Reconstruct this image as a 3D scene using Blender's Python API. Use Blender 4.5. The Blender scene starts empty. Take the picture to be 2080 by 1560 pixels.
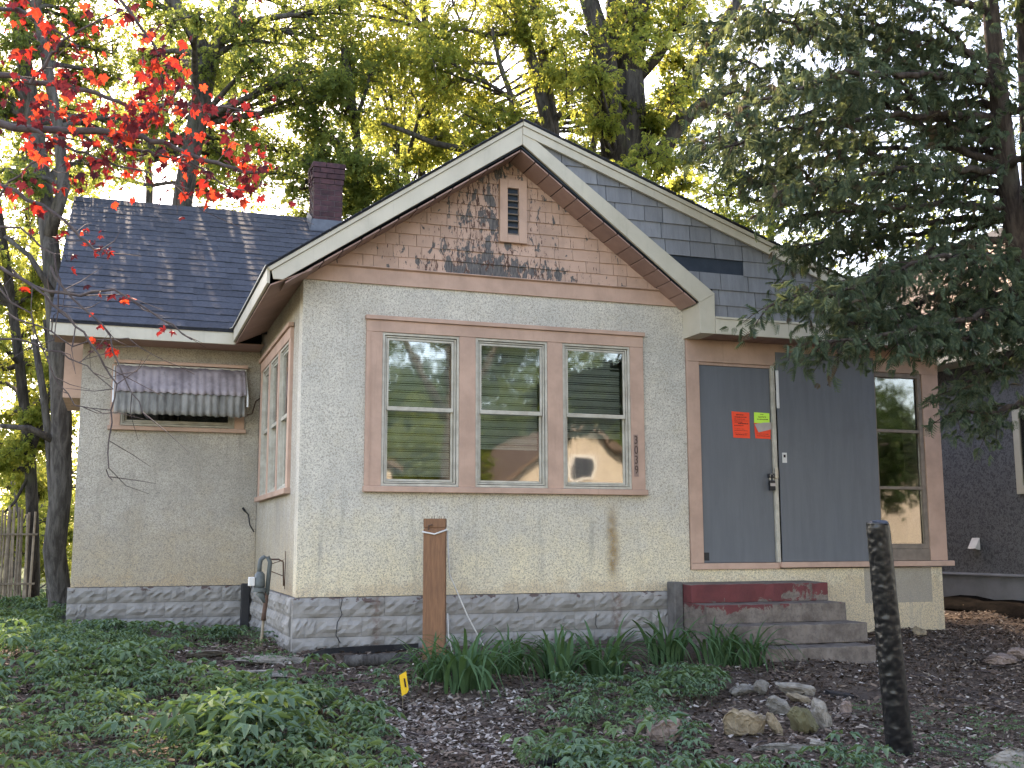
import bpy, math, random
import numpy as np
from mathutils import Vector, Matrix, noise as mnoise
random.seed(7)
rng = np.random.default_rng(11)
scene = bpy.context.scene
COL = scene.collection

# ------------------------------------------------------------------ camera
CAM = np.array([-1.4958, -10.0, 0.4818])
FWD = np.array([0.32857574, 0.93390481, 0.14092477])
RGT = np.array([0.9434302, -0.33156239, -0.00241663])
UPV = np.array([-0.04446845, -0.13374673, 0.99001736])
FPX = 2251.69                                   # focal length in pixels of a 2080 px wide frame
cam_d = bpy.data.cameras.new('camera')
cam_d.sensor_width = 36.0
cam_d.lens = FPX / 2080 * 36.0
cam_d.clip_start = 0.05
cam_d.clip_end = 2000
cam = bpy.data.objects.new('camera', cam_d)
COL.objects.link(cam)
cam.matrix_world = Matrix(((RGT[0], UPV[0], -FWD[0], CAM[0]), (RGT[1], UPV[1], -FWD[1], CAM[1]),
                           (RGT[2], UPV[2], -FWD[2], CAM[2]), (0, 0, 0, 1)))
scene.camera = cam

# ------------------------------------------------------------------ sky and sun (behind the house, a little left)
SUN_EL = math.radians(39)
SUN_AZ = math.radians(-4)                        # from +Y towards +X
world = bpy.data.worlds.new('World')
scene.world = world
world.use_nodes = True
wn = world.node_tree.nodes
wl = world.node_tree.links
bg = wn['Background']
sky = wn.new('ShaderNodeTexSky')
sky.sky_type = 'NISHITA'
sky.sun_disc = False
sky.sun_elevation = SUN_EL
sky.sun_rotation = SUN_AZ
sky.air_density = 1.0
sky.dust_density = 1.0
sky.ozone_density = 1.0
wl.new(sky.outputs[0], bg.inputs[0])
bg.inputs[1].default_value = 0.15
sun_d = bpy.data.lights.new('sun', 'SUN')
sun_d.energy = 3.0
sun_d.angle = math.radians(0.5)
sun_d.color = (1.0, 0.93, 0.80)
sun = bpy.data.objects.new('sun', sun_d)
COL.objects.link(sun)
sd = Vector((math.sin(SUN_AZ) * math.cos(SUN_EL), math.cos(SUN_AZ) * math.cos(SUN_EL), math.sin(SUN_EL)))
sun.rotation_euler = sd.to_track_quat('Z', 'Y').to_euler()
sun.location = (0, 20, 30)

scene.view_settings.view_transform = 'Standard'
scene.view_settings.look = 'None'
scene.view_settings.exposure = 2.8
scene.view_settings.gamma = 1.0
scene.view_settings.use_white_balance = True
scene.view_settings.white_balance_temperature = 8100
scene.view_settings.white_balance_tint = 20
scene.cycles.max_bounces = 8
scene.cycles.transparent_max_bounces = 12
scene.cycles.use_denoising = True


# ------------------------------------------------------------------ points
def at(px, py, d):
    """a spot in the place, seen at (px, py) of the photograph, d metres ahead"""
    return CAM + (FWD + RGT * (px - 1040) / FPX - UPV * (py - 780) / FPX) * d


_gy = [-400, -16, -12.2, -9, -7, -4.5, -3, -1.2, 0, 3, 10, 60, 400]
_gz = [-1.3, -1.3, -1.2, -1.12, -1.03, -0.88, -0.75, -0.6, -0.47, -0.5, -0.55, -0.5, -0.5]


def hz(x, y):
    z = np.interp(y, _gy, _gz)
    r = np.clip((x - 7.0) / 2.0, 0, 1) * np.clip((y + 1.0) / 3.0, 0, 1)
    w = np.clip((y + 9) / 3.0, 0, 1)
    z = z + 0.2 * r + w * (0.018 * np.sin(x * 2.3 + y * 1.1) + 0.014 * np.sin(x * 5.1 - y * 3.7) + 0.01 * np.sin(x * 9.3 + y * 7.9))
    return z


def ground_at(px, py):
    d = FWD + RGT * (px - 1040) / FPX - UPV * (py - 780) / FPX
    z = -0.6
    for _ in range(12):
        t = (z - CAM[2]) / d[2]
        p = CAM + d * t
        z = 0.5 * z + 0.5 * float(hz(p[0], p[1]))
    return np.array([p[0], p[1], float(hz(p[0], p[1]))])


# ------------------------------------------------------------------ meshes
def mesh_np(name, V, F):
    V = np.asarray(V, dtype=np.float32)
    F = np.asarray(F, dtype=np.int32)
    me = bpy.data.meshes.new(name)
    me.vertices.add(len(V))
    me.vertices.foreach_set('co', V.ravel())
    k = F.shape[1]
    me.loops.add(F.size)
    me.loops.foreach_set('vertex_index', F.ravel())
    me.polygons.add(len(F))
    me.polygons.foreach_set('loop_start', np.arange(0, F.size, k, dtype=np.int32))
    me.polygons.foreach_set('loop_total', np.full(len(F), k, dtype=np.int32))
    me.update(calc_edges=True)
    me.validate()
    return me


WLOC = {}


def place(o, parent, origin):
    """world-space origin, stored relative to the parent's own origin"""
    WLOC[o.name] = Vector(origin)
    if parent is not None:
        o.parent = parent
        o.location = Vector(origin) - WLOC[parent.name]
    else:
        o.location = Vector(origin)
    return o


def tag(o, label=None, cat=None, group=None, kind=None):
    if label: o['label'] = label
    if cat: o['category'] = cat
    if group: o['group'] = group
    if kind: o['kind'] = kind
    return o


def empty(name, loc, label=None, cat=None, group=None):
    o = bpy.data.objects.new(name, None)
    o.empty_display_size = 0.2
    COL.objects.link(o)
    place(o, None, loc)
    return tag(o, label, cat, group)


def link_mesh(name, me, mat, parent=None, origin=(0, 0, 0)):
    o = bpy.data.objects.new(name, me)
    COL.objects.link(o)
    if mat is not None and len(me.materials) == 0:
        me.materials.append(mat)
    return place(o, parent, origin)


class MB:
    def __init__(self):
        self.V = []
        self.F = []

    def add(self, vs, fs):
        b = len(self.V)
        self.V += [tuple(v) for v in vs]
        self.F += [tuple(i + b for i in f) for f in fs]
        return self

    def box(self, x0, x1, y0, y1, z0, z1):
        return self.add([(x0, y0, z0), (x1, y0, z0), (x1, y1, z0), (x0, y1, z0), (x0, y0, z1), (x1, y0, z1), (x1, y1, z1), (x0, y1, z1)],
                        [(0, 3, 2, 1), (4, 5, 6, 7), (0, 1, 5, 4), (1, 2, 6, 5), (2, 3, 7, 6), (3, 0, 4, 7)])

    def prism(self, pts, off):
        n = len(pts)
        a = [tuple(p) for p in pts]
        b = [(p[0] + off[0], p[1] + off[1], p[2] + off[2]) for p in pts]
        fs = [tuple(range(n)), tuple(range(2 * n - 1, n - 1, -1))]
        for i in range(n):
            j = (i + 1) % n
            fs.append((i, i + n, j + n, j))
        return self.add(a + b, fs)

    def xz(self, poly, y0, y1):
        return self.prism([(x, y0, z) for x, z in poly], (0, y1 - y0, 0))

    def tube(self, pts, rad, n=8, cap=True):
        pts = [Vector(p) for p in pts]
        m = len(pts)
        if not isinstance(rad, (list, tuple)):
            rad = [rad] * m
        vs = []
        ref = Vector((0, 0, 1)) if abs((pts[-1] - pts[0]).normalized().z) < 0.9 else Vector((1, 0, 0))
        for i, p in enumerate(pts):
            t = (pts[min(i + 1, m - 1)] - pts[max(i - 1, 0)]).normalized()
            u = t.cross(ref)
            if u.length < 1e-4:
                u = t.cross(Vector((0, 1, 0)))
            u.normalize()
            v = t.cross(u)
            for k in range(n):
                a = 2 * math.pi * k / n
                vs.append(p + (u * math.cos(a) + v * math.sin(a)) * rad[i])
        fs = []
        for i in range(m - 1):
            for k in range(n):
                fs.append((i * n + k, i * n + (k + 1) % n, (i + 1) * n + (k + 1) % n, (i + 1) * n + k))
        if cap:
            fs.append(tuple(range(n - 1, -1, -1)))
            fs.append(tuple((m - 1) * n + k for k in range(n)))
        return self.add(vs, fs)

    def build(self, name, mat, parent=None, origin=None, bevel=0.0, smooth=False):
        V = np.array(self.V, dtype=float)
        if origin is None:
            lo, hi = V.min(0), V.max(0)
            origin = ((lo[0] + hi[0]) / 2, (lo[1] + hi[1]) / 2, lo[2])
        V = V - np.array(origin)
        me = bpy.data.meshes.new(name)
        me.from_pydata([tuple(v) for v in V], [], self.F)
        me.update()
        if smooth:
            me.polygons.foreach_set('use_smooth', [True] * len(me.polygons))
        o = link_mesh(name, me, mat, parent, origin)
        if bevel:
            b = o.modifiers.new('bevel', 'BEVEL')
            b.width = bevel
            b.segments = 2
            b.limit_method = 'ANGLE'
            b.angle_limit = math.radians(40)
        return o


def clip_poly(poly, planes):
    """keep where a*x + b*z <= c"""
    for a, b, c in planes:
        out = []
        n = len(poly)
        for i in range(n):
            p, q = poly[i], poly[(i + 1) % n]
            dp, dq = a * p[0] + b * p[1] - c, a * q[0] + b * q[1] - c
            if dp <= 0: out.append(p)
            if (dp < 0 < dq) or (dq < 0 < dp):
                t = dp / (dp - dq)
                out.append((p[0] + t * (q[0] - p[0]), p[1] + t * (q[1] - p[1])))
        poly = out
        if len(poly) < 3: return []
    return poly


def above(x0, z0, x1, z1):
    """half plane under the line (x0,z0)-(x1,z1)"""
    s = (z1 - z0) / (x1 - x0)
    return (-s, 1.0, z0 - s * x0)


# ------------------------------------------------------------------ materials
def new_mat(name):
    m = bpy.data.materials.new(name)
    m.use_nodes = True
    nt = m.node_tree
    for n in list(nt.nodes): nt.nodes.remove(n)
    out = nt.nodes.new('ShaderNodeOutputMaterial')
    return m, nt, out


class N:
    """tiny node-graph helper"""
    def __init__(s, nt):
        s.nt = nt
        s.geo = nt.nodes.new('ShaderNodeNewGeometry')
        s.pos = s.geo.outputs['Position']

    def link(s, a, b): s.nt.links.new(a, b)

    def setin(s, node, i, v):
        if v is None: return
        if hasattr(v, 'is_output') or isinstance(v, bpy.types.NodeSocket): s.link(v, node.inputs[i])
        else: node.inputs[i].default_value = v

    def mapping(s, scale, loc=(0, 0, 0), src=None):
        n = s.nt.nodes.new('ShaderNodeMapping')
        s.link(src or s.pos, n.inputs[0])
        n.inputs['Scale'].default_value = scale
        n.inputs['Location'].default_value = loc
        return n.outputs[0]

    def noise(s, scale, detail=4, rough=0.55, vec=None, out='Fac', dist=0.0):
        n = s.nt.nodes.new('ShaderNodeTexNoise')
        s.link(vec or s.pos, n.inputs['Vector'])
        n.inputs['Scale'].default_value = scale
        n.inputs['Detail'].default_value = detail
        n.inputs['Roughness'].default_value = rough
        n.inputs['Distortion'].default_value = dist
        return n.outputs[out]

    def voro(s, scale, vec=None, out='Distance', feature='F1'):
        n = s.nt.nodes.new('ShaderNodeTexVoronoi')
        n.feature = feature
        s.link(vec or s.pos, n.inputs['Vector'])
        n.inputs['Scale'].default_value = scale
        return n.outputs[out]

    def math(s, op, a, b=0.0, c=None, clamp=False):
        n = s.nt.nodes.new('ShaderNodeMath')
        n.operation = op
        n.use_clamp = clamp
        s.setin(n, 0, a)
        s.setin(n, 1, b)
        if c is not None: s.setin(n, 2, c)
        return n.outputs[0]

    def ramp(s, v, lo, hi, a=0.0, b=1.0, smooth=True):
        n = s.nt.nodes.new('ShaderNodeMapRange')
        n.interpolation_type = 'SMOOTHSTEP' if smooth else 'LINEAR'
        s.setin(n, 0, v)
        n.inputs[1].default_value = lo
        n.inputs[2].default_value = hi
        n.inputs[3].default_value = a
        n.inputs[4].default_value = b
        return n.outputs[0]

    def mix(s, f, a, b, mode='MIX'):
        n = s.nt.nodes.new('ShaderNodeMix')
        n.data_type = 'RGBA'
        n.blend_type = mode
        s.setin(n, 0, f)
        for i, v in ((6, a), (7, b)):
            if isinstance(v, tuple): n.inputs[i].default_value = v if len(v) == 4 else v + (1,)
            else: s.link(v, n.inputs[i])
        return n.outputs[2]

    def sep(s, src=None):
        n = s.nt.nodes.new('ShaderNodeSeparateXYZ')
        s.link(src or s.pos, n.inputs[0])
        return n.outputs

    def bump(s, h, strength, dist=0.02):
        n = s.nt.nodes.new('ShaderNodeBump')
        n.inputs['Strength'].default_value = strength
        n.inputs['Distance'].default_value = dist
        s.link(h, n.inputs['Height'])
        return n.outputs[0]

    def rand_obj(s):
        return s.nt.nodes.new('ShaderNodeObjectInfo').outputs['Random']

    def island(s): return s.geo.outputs['Random Per Island']

    def bsdf(s, col, rough=0.8, normal=None, spec=0.3, metallic=0.0):
        n = s.nt.nodes.new('ShaderNodeBsdfPrincipled')
        if isinstance(col, tuple): n.inputs['Base Color'].default_value = col + (1,)
        else: s.link(col, n.inputs['Base Color'])
        s.setin(n, 'Roughness', rough)
        n.inputs['Specular IOR Level'].default_value = spec
        n.inputs['Metallic'].default_value = metallic
        if normal is not None: s.link(normal, n.inputs['Normal'])
        return n


def simple(name, c1, c2=None, scale=6.0, rough=0.75, bump=0.0, bscale=60.0, spec=0.3, stretch=(1, 1, 1), rnd=0.0, dirt=0.0, metallic=0.0, streak=0.0, scuff=0.0):
    m, nt, out = new_mat(name)
    k = N(nt)
    vec = k.mapping(stretch)
    c2 = c2 or tuple(v * 0.8 for v in c1)
    col = k.mix(k.ramp(k.noise(scale, 6, 0.6, vec), 0.35, 0.68), c1, c2)
    if dirt:
        d = k.ramp(k.noise(2.3, 6, 0.7), 0.5, 0.75, 0, dirt)
        col = k.mix(d, col, tuple(v * 0.45 for v in c1))
    if scuff:
        sc_ = k.noise(7, 7, 0.75, k.mapping((1.6, 1, 0.5)), dist=0.8)
        col = k.mix(k.ramp(sc_, 0.60, 0.72, 0, scuff), col, tuple(v * 1.35 for v in c1))
    if streak:
        sv = k.mapping((9, 9, 0.7))
        col = k.mix(k.ramp(k.noise(1.5, 5, 0.65, sv), 0.52, 0.75, 0, streak), col, tuple(v * 0.4 for v in c1))
    if rnd:
        v = k.ramp(k.rand_obj(), 0, 1, 1 - rnd, 1 + rnd, False)
        cc = nt.nodes.new('ShaderNodeCombineColor')
        for i in range(3): k.link(v, cc.inputs[i])
        col = k.mix(1.0, col, cc.outputs[0], 'MULTIPLY')
    nrm = k.bump(k.noise(bscale, 5, 0.6, vec), bump, 0.01) if bump else None
    b = k.bsdf(col, rough, nrm, spec, metallic)
    k.link(b.outputs[0], out.inputs[0])
    return m


def stucco_mat(name, base, dark, warm=None, grey=None, streaks=True, spot=0.8, coarse=72):
    m, nt, out = new_mat(name)
    k = N(nt)
    x, y, z = k.sep()
    big = k.noise(1.1, 5, 0.6)
    mid = k.noise(4.0, 5, 0.65)
    col = k.mix(k.ramp(mid, 0.35, 0.7), base, tuple(v * 0.84 for v in base))
    if grey:                                   # grime high on the walls
        g = k.math('MULTIPLY', k.ramp(big, 0.40, 0.68), 0.75)
        col = k.mix(g, col, grey)
    if warm:                                   # ochre staining of the lowest metre
        w = k.math('ADD', k.ramp(z, 1.2, -0.05, 0, 1.1), k.ramp(mid, 0.3, 0.75, -0.35, 0.25))
        w = k.math('MAXIMUM', w, 0.0, clamp=True)
        col = k.mix(w, col, warm)
        lo = k.ramp(k.math('ADD', z, k.ramp(k.noise(7, 4), 0.3, 0.7, -0.1, 0.1, False)), 0.16, 0.0, 0, 0.5)
        col = k.mix(lo, col, (0.50, 0.35, 0.20))
    if streaks:
        sv = k.mapping((5, 5, 0.45))
        st = k.ramp(k.noise(1.6, 5, 0.7, sv), 0.53, 0.76, 0, 0.68)
        col = k.mix(st, col, tuple(v * 0.5 for v in base))
    if warm:                                   # one rusty run below the sill, and a darker patch by the corner of the entry
        wob = k.ramp(k.noise(5, 3), 0, 1, -0.05, 0.05, False)
        dx = k.math('ABSOLUTE', k.math('SUBTRACT', k.math('ADD', x, wob), 3.06))
        s1 = k.math('MULTIPLY', k.ramp(dx, 0.10, 0.0), k.math('MULTIPLY', k.ramp(z, 0.05, 0.25), k.ramp(z, 0.95, 0.6)))
        s1 = k.math('MULTIPLY', s1, k.ramp(y, 0.3, 0.2))
        s1 = k.math('MULTIPLY', s1, k.ramp(k.noise(14, 4), 0.2, 0.6, 0.35, 1))
        col = k.mix(s1, col, (0.30, 0.19, 0.075))
        px = k.math('MULTIPLY', k.math('GREATER_THAN', x, 5.97), k.math('LESS_THAN', x, 6.84))
        pz = k.math('MULTIPLY', k.math('GREATER_THAN', z, -0.17), k.math('LESS_THAN', z, 0.24))
        pp = k.math('MULTIPLY', k.math('MULTIPLY', px, pz), k.math('LESS_THAN', y, 0.2))
        col = k.mix(k.math('MULTIPLY', pp, 0.75), col, (0.25, 0.235, 0.21))
    peb = k.noise(coarse, 3, 0.7, dist=1.2)
    fine = k.noise(110, 2, 0.6)
    sp = k.ramp(peb, 0.47, 0.58, 0, spot)
    col = k.mix(sp, col, dark)
    col = k.mix(k.ramp(fine, 0.55, 0.75, 0, 0.35), col, tuple(min(1, v * 1.35) for v in base))
    h = k.math('ADD', k.math('MULTIPLY', peb, -1.0), k.math('MULTIPLY', fine, 0.4))
    b = k.bsdf(col, 0.92, k.bump(h, 0.7, 0.012), 0.15)
    k.link(b.outputs[0], out.inputs[0])
    return m


def pink_mat(name, c, peel=False, rnd=0.06):
    m, nt, out = new_mat(name)
    k = N(nt)
    x, y, z = k.sep()
    col = k.mix(k.ramp(k.noise(3.5, 6, 0.65), 0.35, 0.7), c, tuple(v * 0.80 for v in c))
    sv = k.mapping((10, 10, 0.8))
    col = k.mix(k.ramp(k.noise(2.0, 6, 0.7, sv), 0.55, 0.8, 0, 0.4), col, tuple(v * 0.45 for v in c))
    v = k.ramp(k.rand_obj(), 0, 1, 1 - rnd, 1 + rnd, False)
    cc = nt.nodes.new('ShaderNodeCombineColor')
    for i in range(3): k.link(v, cc.inputs[i])
    col = k.mix(1.0, col, cc.outputs[0], 'MULTIPLY')
    nrm = k.bump(k.noise(30, 5, 0.6, k.mapping((3, 3, 0.6))), 0.12, 0.01)
    if peel:
        # bare weathered wood where the paint has gone: worst round the vent and in the lowest courses
        f1 = k.ramp(k.math('ABSOLUTE', k.math('SUBTRACT', x, 1.85)), 1.5, 0.1)
        low = k.ramp(z, 3.32, 3.08)
        mid = k.ramp(k.math('ABSOLUTE', k.math('SUBTRACT', x, 1.72)), 0.55, 0.0)
        f = k.math('ADD', k.math('MULTIPLY', f1, 0.085), k.math('ADD', k.math('MULTIPLY', k.math('MULTIPLY', low, f1), 0.11), k.math('MULTIPLY', mid, 0.075)))
        n1 = k.noise(6.5, 6, 0.62, k.mapping((2.3, 2.3, 1.0)), dist=0.6)
        n2 = k.noise(9, 6, 0.7, k.mapping((5.5, 5.5, 1.0)))
        big = k.ramp(k.math('ADD', n1, f), 0.665, 0.68)
        thin = k.ramp(k.math('ADD', n2, k.math('MULTIPLY', f, 0.85)), 0.665, 0.68)
        col = k.mix(thin, col, (0.085, 0.045, 0.035))
        wood = k.mix(k.ramp(k.noise(22, 5, 0.6, k.mapping((4, 4, 0.5))), 0.35, 0.65), (0.065, 0.062, 0.062), (0.14, 0.125, 0.115))
        col = k.mix(big, col, wood)
        nrm = k.bump(k.math('MAXIMUM', big, thin), -0.35, 0.004)
    b = k.bsdf(col, 0.7, nrm, 0.25)
    k.link(b.outputs[0], out.inputs[0])
    return m


def leaf_mat(name, cols, trans, tmul=1.0, rough=0.7, mixf=0.5, patch=0.0):
    """cols: two reflected colours picked leaf by leaf; trans: two transmitted colours"""
    m, nt, out = new_mat(name)
    k = N(nt)
    r = k.island()
    c = k.mix(r, cols[0], cols[1])
    t = k.mix(r, trans[0], trans[1])
    if patch:
        c = k.mix(k.ramp(k.noise(1.7, 4, 0.6), 0.4, 0.7, 0, patch), c, (0.12, 0.17, 0.06))
        c = k.mix(k.ramp(k.noise(2.9, 4, 0.6, k.mapping((1, 1, 1), (7, 3, 0))), 0.5, 0.75, 0, patch), c, (0.05, 0.09, 0.06))
    d = k.bsdf(c, rough, None, 0.12)
    tr = nt.nodes.new('ShaderNodeBsdfTranslucent')
    k.link(t, tr.inputs[0])
    mx = nt.nodes.new('ShaderNodeMixShader')
    mx.inputs[0].default_value = mixf
    k.link(d.outputs[0], mx.inputs[1])
    k.link(tr.outputs[0], mx.inputs[2])
    k.link(mx.outputs[0], out.inputs[0])
    return m


def glass_mat(name, tint=(0.82, 0.86, 0.84), refl=0.085):
    m, nt, out = new_mat(name)
    k = N(nt)
    fr = nt.nodes.new('ShaderNodeFresnel')
    fr.inputs[0].default_value = 1.5
    wav = k.bump(k.noise(2.2, 2, 0.5), 0.025, 0.05)
    k.link(wav, fr.inputs['Normal'])
    f = k.math('ADD', k.math('MULTIPLY', fr.outputs[0], 1.0), refl, clamp=True)
    tr = nt.nodes.new('ShaderNodeBsdfTransparent')
    tr.inputs[0].default_value = tint + (1,)
    gl = nt.nodes.new('ShaderNodeBsdfGlossy')
    gl.inputs['Roughness'].default_value = 0.03
    gl.inputs[0].default_value = (1, 1, 1, 1)
    k.link(wav, gl.inputs['Normal'])
    mx = nt.nodes.new('ShaderNodeMixShader')
    k.link(f, mx.inputs[0])
    k.link(tr.outputs[0], mx.inputs[1])
    k.link(gl.outputs[0], mx.inputs[2])
    k.link(mx.outputs[0], out.inputs[0])
    return m


def bark_mat(name, c1, c2, scale=14):
    m, nt, out = new_mat(name)
    k = N(nt)
    vec = k.mapping((1, 1, 0.22))
    v = k.noise(scale, 7, 0.7, vec, dist=0.4)
    col = k.mix(k.ramp(v, 0.35, 0.65), c1, c2)
    col = k.mix(k.ramp(k.noise(1.3, 4), 0.55, 0.75, 0, 0.4), col, (0.07, 0.085, 0.05))
    b = k.bsdf(col, 0.95, k.bump(v, 0.9, 0.05), 0.1)
    k.link(b.outputs[0], out.inputs[0])
    return m



def block_mat():
    """thick grey masonry paint, flaked to brown along the top course, with two rusty runs"""
    m, nt, out = new_mat('grey_painted_block')
    k = N(nt)
    x, y, z = k.sep()
    n1 = k.noise(5, 6, 0.6)
    col = k.mix(k.ramp(n1, 0.35, 0.68), (0.285, 0.27, 0.25), (0.215, 0.203, 0.186))
    col = k.mix(k.ramp(k.noise(2.1, 5, 0.7), 0.5, 0.72, 0, 0.45), col, (0.13, 0.125, 0.112))
    peel = k.noise(9, 6, 0.65, k.mapping((1, 1, 1.6)), dist=0.5)
    pk = k.ramp(k.math('ADD', peel, k.math('ADD', k.ramp(z, -0.09, -0.01, 0, 0.15, False), k.ramp(z, -0.36, -0.5, 0, 0.14, False))), 0.71, 0.72)
    col = k.mix(pk, col, (0.105, 0.075, 0.068))
    for cx_, w_ in ((3.08, 0.10), (0.72, 0.07)):
        dx = k.math('ABSOLUTE', k.math('SUBTRACT', x, cx_))
        st = k.math('MULTIPLY', k.ramp(dx, w_, 0.0), k.ramp(k.noise(22, 5, 0.7), 0.4, 0.6, 0.1, 0.85))
        col = k.mix(st, col, (0.15, 0.105, 0.085))
    lo = k.ramp(k.math('ADD', z, k.ramp(k.noise(6, 4), 0.3, 0.7, -0.06, 0.06, False)), -0.34, -0.52, 0, 0.65)
    col = k.mix(lo, col, (0.10, 0.085, 0.07))
    b = k.bsdf(col, 0.9, k.bump(k.math('SUBTRACT', k.noise(40, 5, 0.6), pk), 0.35, 0.01), 0.15)
    k.link(b.outputs[0], out.inputs[0])
    return m



def red_mat(name, by_object):
    """maple leaves coloured at random from sunlit orange to unlit maroon"""
    m, nt, out = new_mat(name)
    k = N(nt)
    r = k.rand_obj() if by_object else k.island()
    rp = nt.nodes.new('ShaderNodeValToRGB')
    st = [(0.0, (0.05, 0.010, 0.014)), (0.42, (0.12, 0.012, 0.015)), (0.68, (0.44, 0.028, 0.016)), (1.0, (0.66, 0.075, 0.025))]  # unlit maroon up to backlit orange, the light put into each leaf's colour
    while len(rp.color_ramp.elements) < 4: rp.color_ramp.elements.new(0.5)
    for e, (p, c) in zip(rp.color_ramp.elements, st):
        e.position = p
        e.color = c + (1,)
    k.link(r, rp.inputs[0])
    vein = k.ramp(k.noise(60, 3, 0.6), 0.3, 0.7, 0.75, 1.1, False)
    tr = nt.nodes.new('ShaderNodeBsdfTranslucent')
    cc = nt.nodes.new('ShaderNodeCombineColor')
    for q in range(3): k.link(vein, cc.inputs[q])
    k.link(k.mix(1.0, rp.outputs[0], cc.outputs[0], 'MULTIPLY'), tr.inputs[0])
    d = k.bsdf(k.mix(0.75, rp.outputs[0], (0.06, 0.014, 0.018)), 0.6, None, 0.2)
    mx = nt.nodes.new('ShaderNodeMixShader')
    mx.inputs[0].default_value = 0.5
    k.link(d.outputs[0], mx.inputs[1])
    k.link(tr.outputs[0], mx.inputs[2])
    k.link(mx.outputs[0], out.inputs[0])
    return m


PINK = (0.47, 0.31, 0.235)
M = {}
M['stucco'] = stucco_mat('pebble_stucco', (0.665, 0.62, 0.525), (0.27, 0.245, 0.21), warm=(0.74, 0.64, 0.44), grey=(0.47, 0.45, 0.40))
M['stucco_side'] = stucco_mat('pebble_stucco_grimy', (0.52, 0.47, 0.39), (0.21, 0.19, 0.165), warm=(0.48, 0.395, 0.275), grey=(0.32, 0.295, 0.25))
M['neighbour_stucco'] = stucco_mat('grey_stucco', (0.15, 0.15, 0.155), (0.06, 0.06, 0.062), streaks=False, spot=0.8, coarse=22)
M['pink'] = pink_mat('pink_paint', PINK)
M['pink_peel'] = pink_mat('pink_peeling_paint', PINK, peel=True, rnd=0.07)
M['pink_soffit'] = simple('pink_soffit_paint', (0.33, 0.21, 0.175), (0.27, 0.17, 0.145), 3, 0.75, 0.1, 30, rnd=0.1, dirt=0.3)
M['cream'] = simple('cream_metal_trim', (0.50, 0.455, 0.36), (0.44, 0.40, 0.315), 2.5, 0.5, 0.05, 14, spec=0.35, dirt=0.22, streak=0.22)
M['sash'] = simple('weathered_sash_paint', (0.47, 0.44, 0.37), (0.36, 0.33, 0.27), 9, 0.55, 0.15, 50, dirt=0.5)
M['frame_brown'] = simple('brown_frame_paint', (0.21, 0.165, 0.13), (0.15, 0.12, 0.095), 9, 0.6, 0.15, 50, dirt=0.4)
M['grey_shingle'] = simple('grey_shake', (0.20, 0.205, 0.215), (0.165, 0.17, 0.18), 8, 0.8, 0.25, 40, stretch=(3, 1, 0.5), rnd=0.14, dirt=0.25)
M['felt'] = simple('navy_felt', (0.022, 0.032, 0.045), (0.03, 0.04, 0.055), 10, 0.8, 0.1)
M['plywood'] = simple('slate_painted_plywood', (0.122, 0.129, 0.138), (0.108, 0.115, 0.124), 4, 0.62, 0.10, 26, stretch=(3.5, 1, 0.35), streak=0.05, dirt=0.16, scuff=0.35)
M['roof'] = simple('asphalt_shingle', (0.062, 0.067, 0.080), (0.044, 0.048, 0.058), 30, 0.95, 0.4, 220, rnd=0.13, spec=0.1)
M['roof_edge'] = simple('asphalt_edge', (0.025, 0.027, 0.032), (0.015, 0.016, 0.02), 30, 0.95, 0.5, 180)
M['block'] = block_mat()
M['mortar'] = simple('mortar', (0.19, 0.19, 0.185), (0.15, 0.148, 0.14), 14, 0.95, 0.4, 60, dirt=0.4)
M['brick'] = simple('dark_red_brick', (0.066, 0.030, 0.034), (0.04, 0.021, 0.026), 14, 0.9, 0.4, 60, rnd=0.25)
M['brick_mortar'] = simple('pale_mortar', (0.105, 0.085, 0.09), (0.075, 0.06, 0.062), 14, 0.95, 0.3)
M['lead'] = simple('lead_flashing', (0.09, 0.1, 0.115), (0.065, 0.072, 0.085), 8, 0.5, 0.1)
M['awning'] = simple('stained_white_awning', (0.32, 0.275, 0.28), (0.19, 0.16, 0.165), 5, 0.55, 0.1, 20, dirt=0.65, streak=0.75)
M['awning_low'] = simple('mossy_awning', (0.25, 0.235, 0.205), (0.10, 0.095, 0.08), 6, 0.6, 0.1, 20, dirt=0.7, streak=0.8, stretch=(2, 1, 0.5))
M['glass'] = glass_mat('window_glass')
M['glass_dark'] = glass_mat('entry_glass', (0.5, 0.52, 0.52), 0.05)
M['blind'] = simple('dusty_blind', (0.56, 0.56, 0.52), (0.48, 0.48, 0.45), 5, 0.6)
M['interior'] = simple('dim_room', (0.10, 0.095, 0.085), (0.07, 0.065, 0.06), 3, 0.9)
M['black'] = simple('black_plastic', (0.012, 0.012, 0.014), (0.02, 0.02, 0.022), 8, 0.45, 0.1, 30)
M['steel'] = simple('lock_metal', (0.5, 0.46, 0.38), (0.35, 0.32, 0.27), 20, 0.35, 0, metallic=0.6)
M['white'] = simple('white_plastic', (0.62, 0.61, 0.58), (0.52, 0.51, 0.48), 6, 0.5)
M['digit'] = simple('brown_digit_paint', (0.06, 0.035, 0.028), (0.09, 0.055, 0.04), 20, 0.6)
M['plate'] = simple('mauve_plate', (0.27, 0.185, 0.155), (0.22, 0.155, 0.13), 20, 0.6)
M['orange_paper'] = simple('orange_paper', (0.90, 0.085, 0.035), (0.82, 0.07, 0.03), 8, 0.8)
M['green_paper'] = simple('lime_paper', (0.50, 0.82, 0.09), (0.46, 0.75, 0.08), 8, 0.8)
M['grey_paper'] = simple('grey_paper', (0.42, 0.36, 0.33), (0.36, 0.31, 0.28), 14, 0.85)
M['ink'] = simple('ink', (0.02, 0.012, 0.012), (0.05, 0.02, 0.015), 30, 0.8)
M['pipe'] = simple('grey_green_pipe', (0.10, 0.115, 0.11), (0.075, 0.085, 0.085), 14, 0.5, 0.2, 50)
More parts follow.
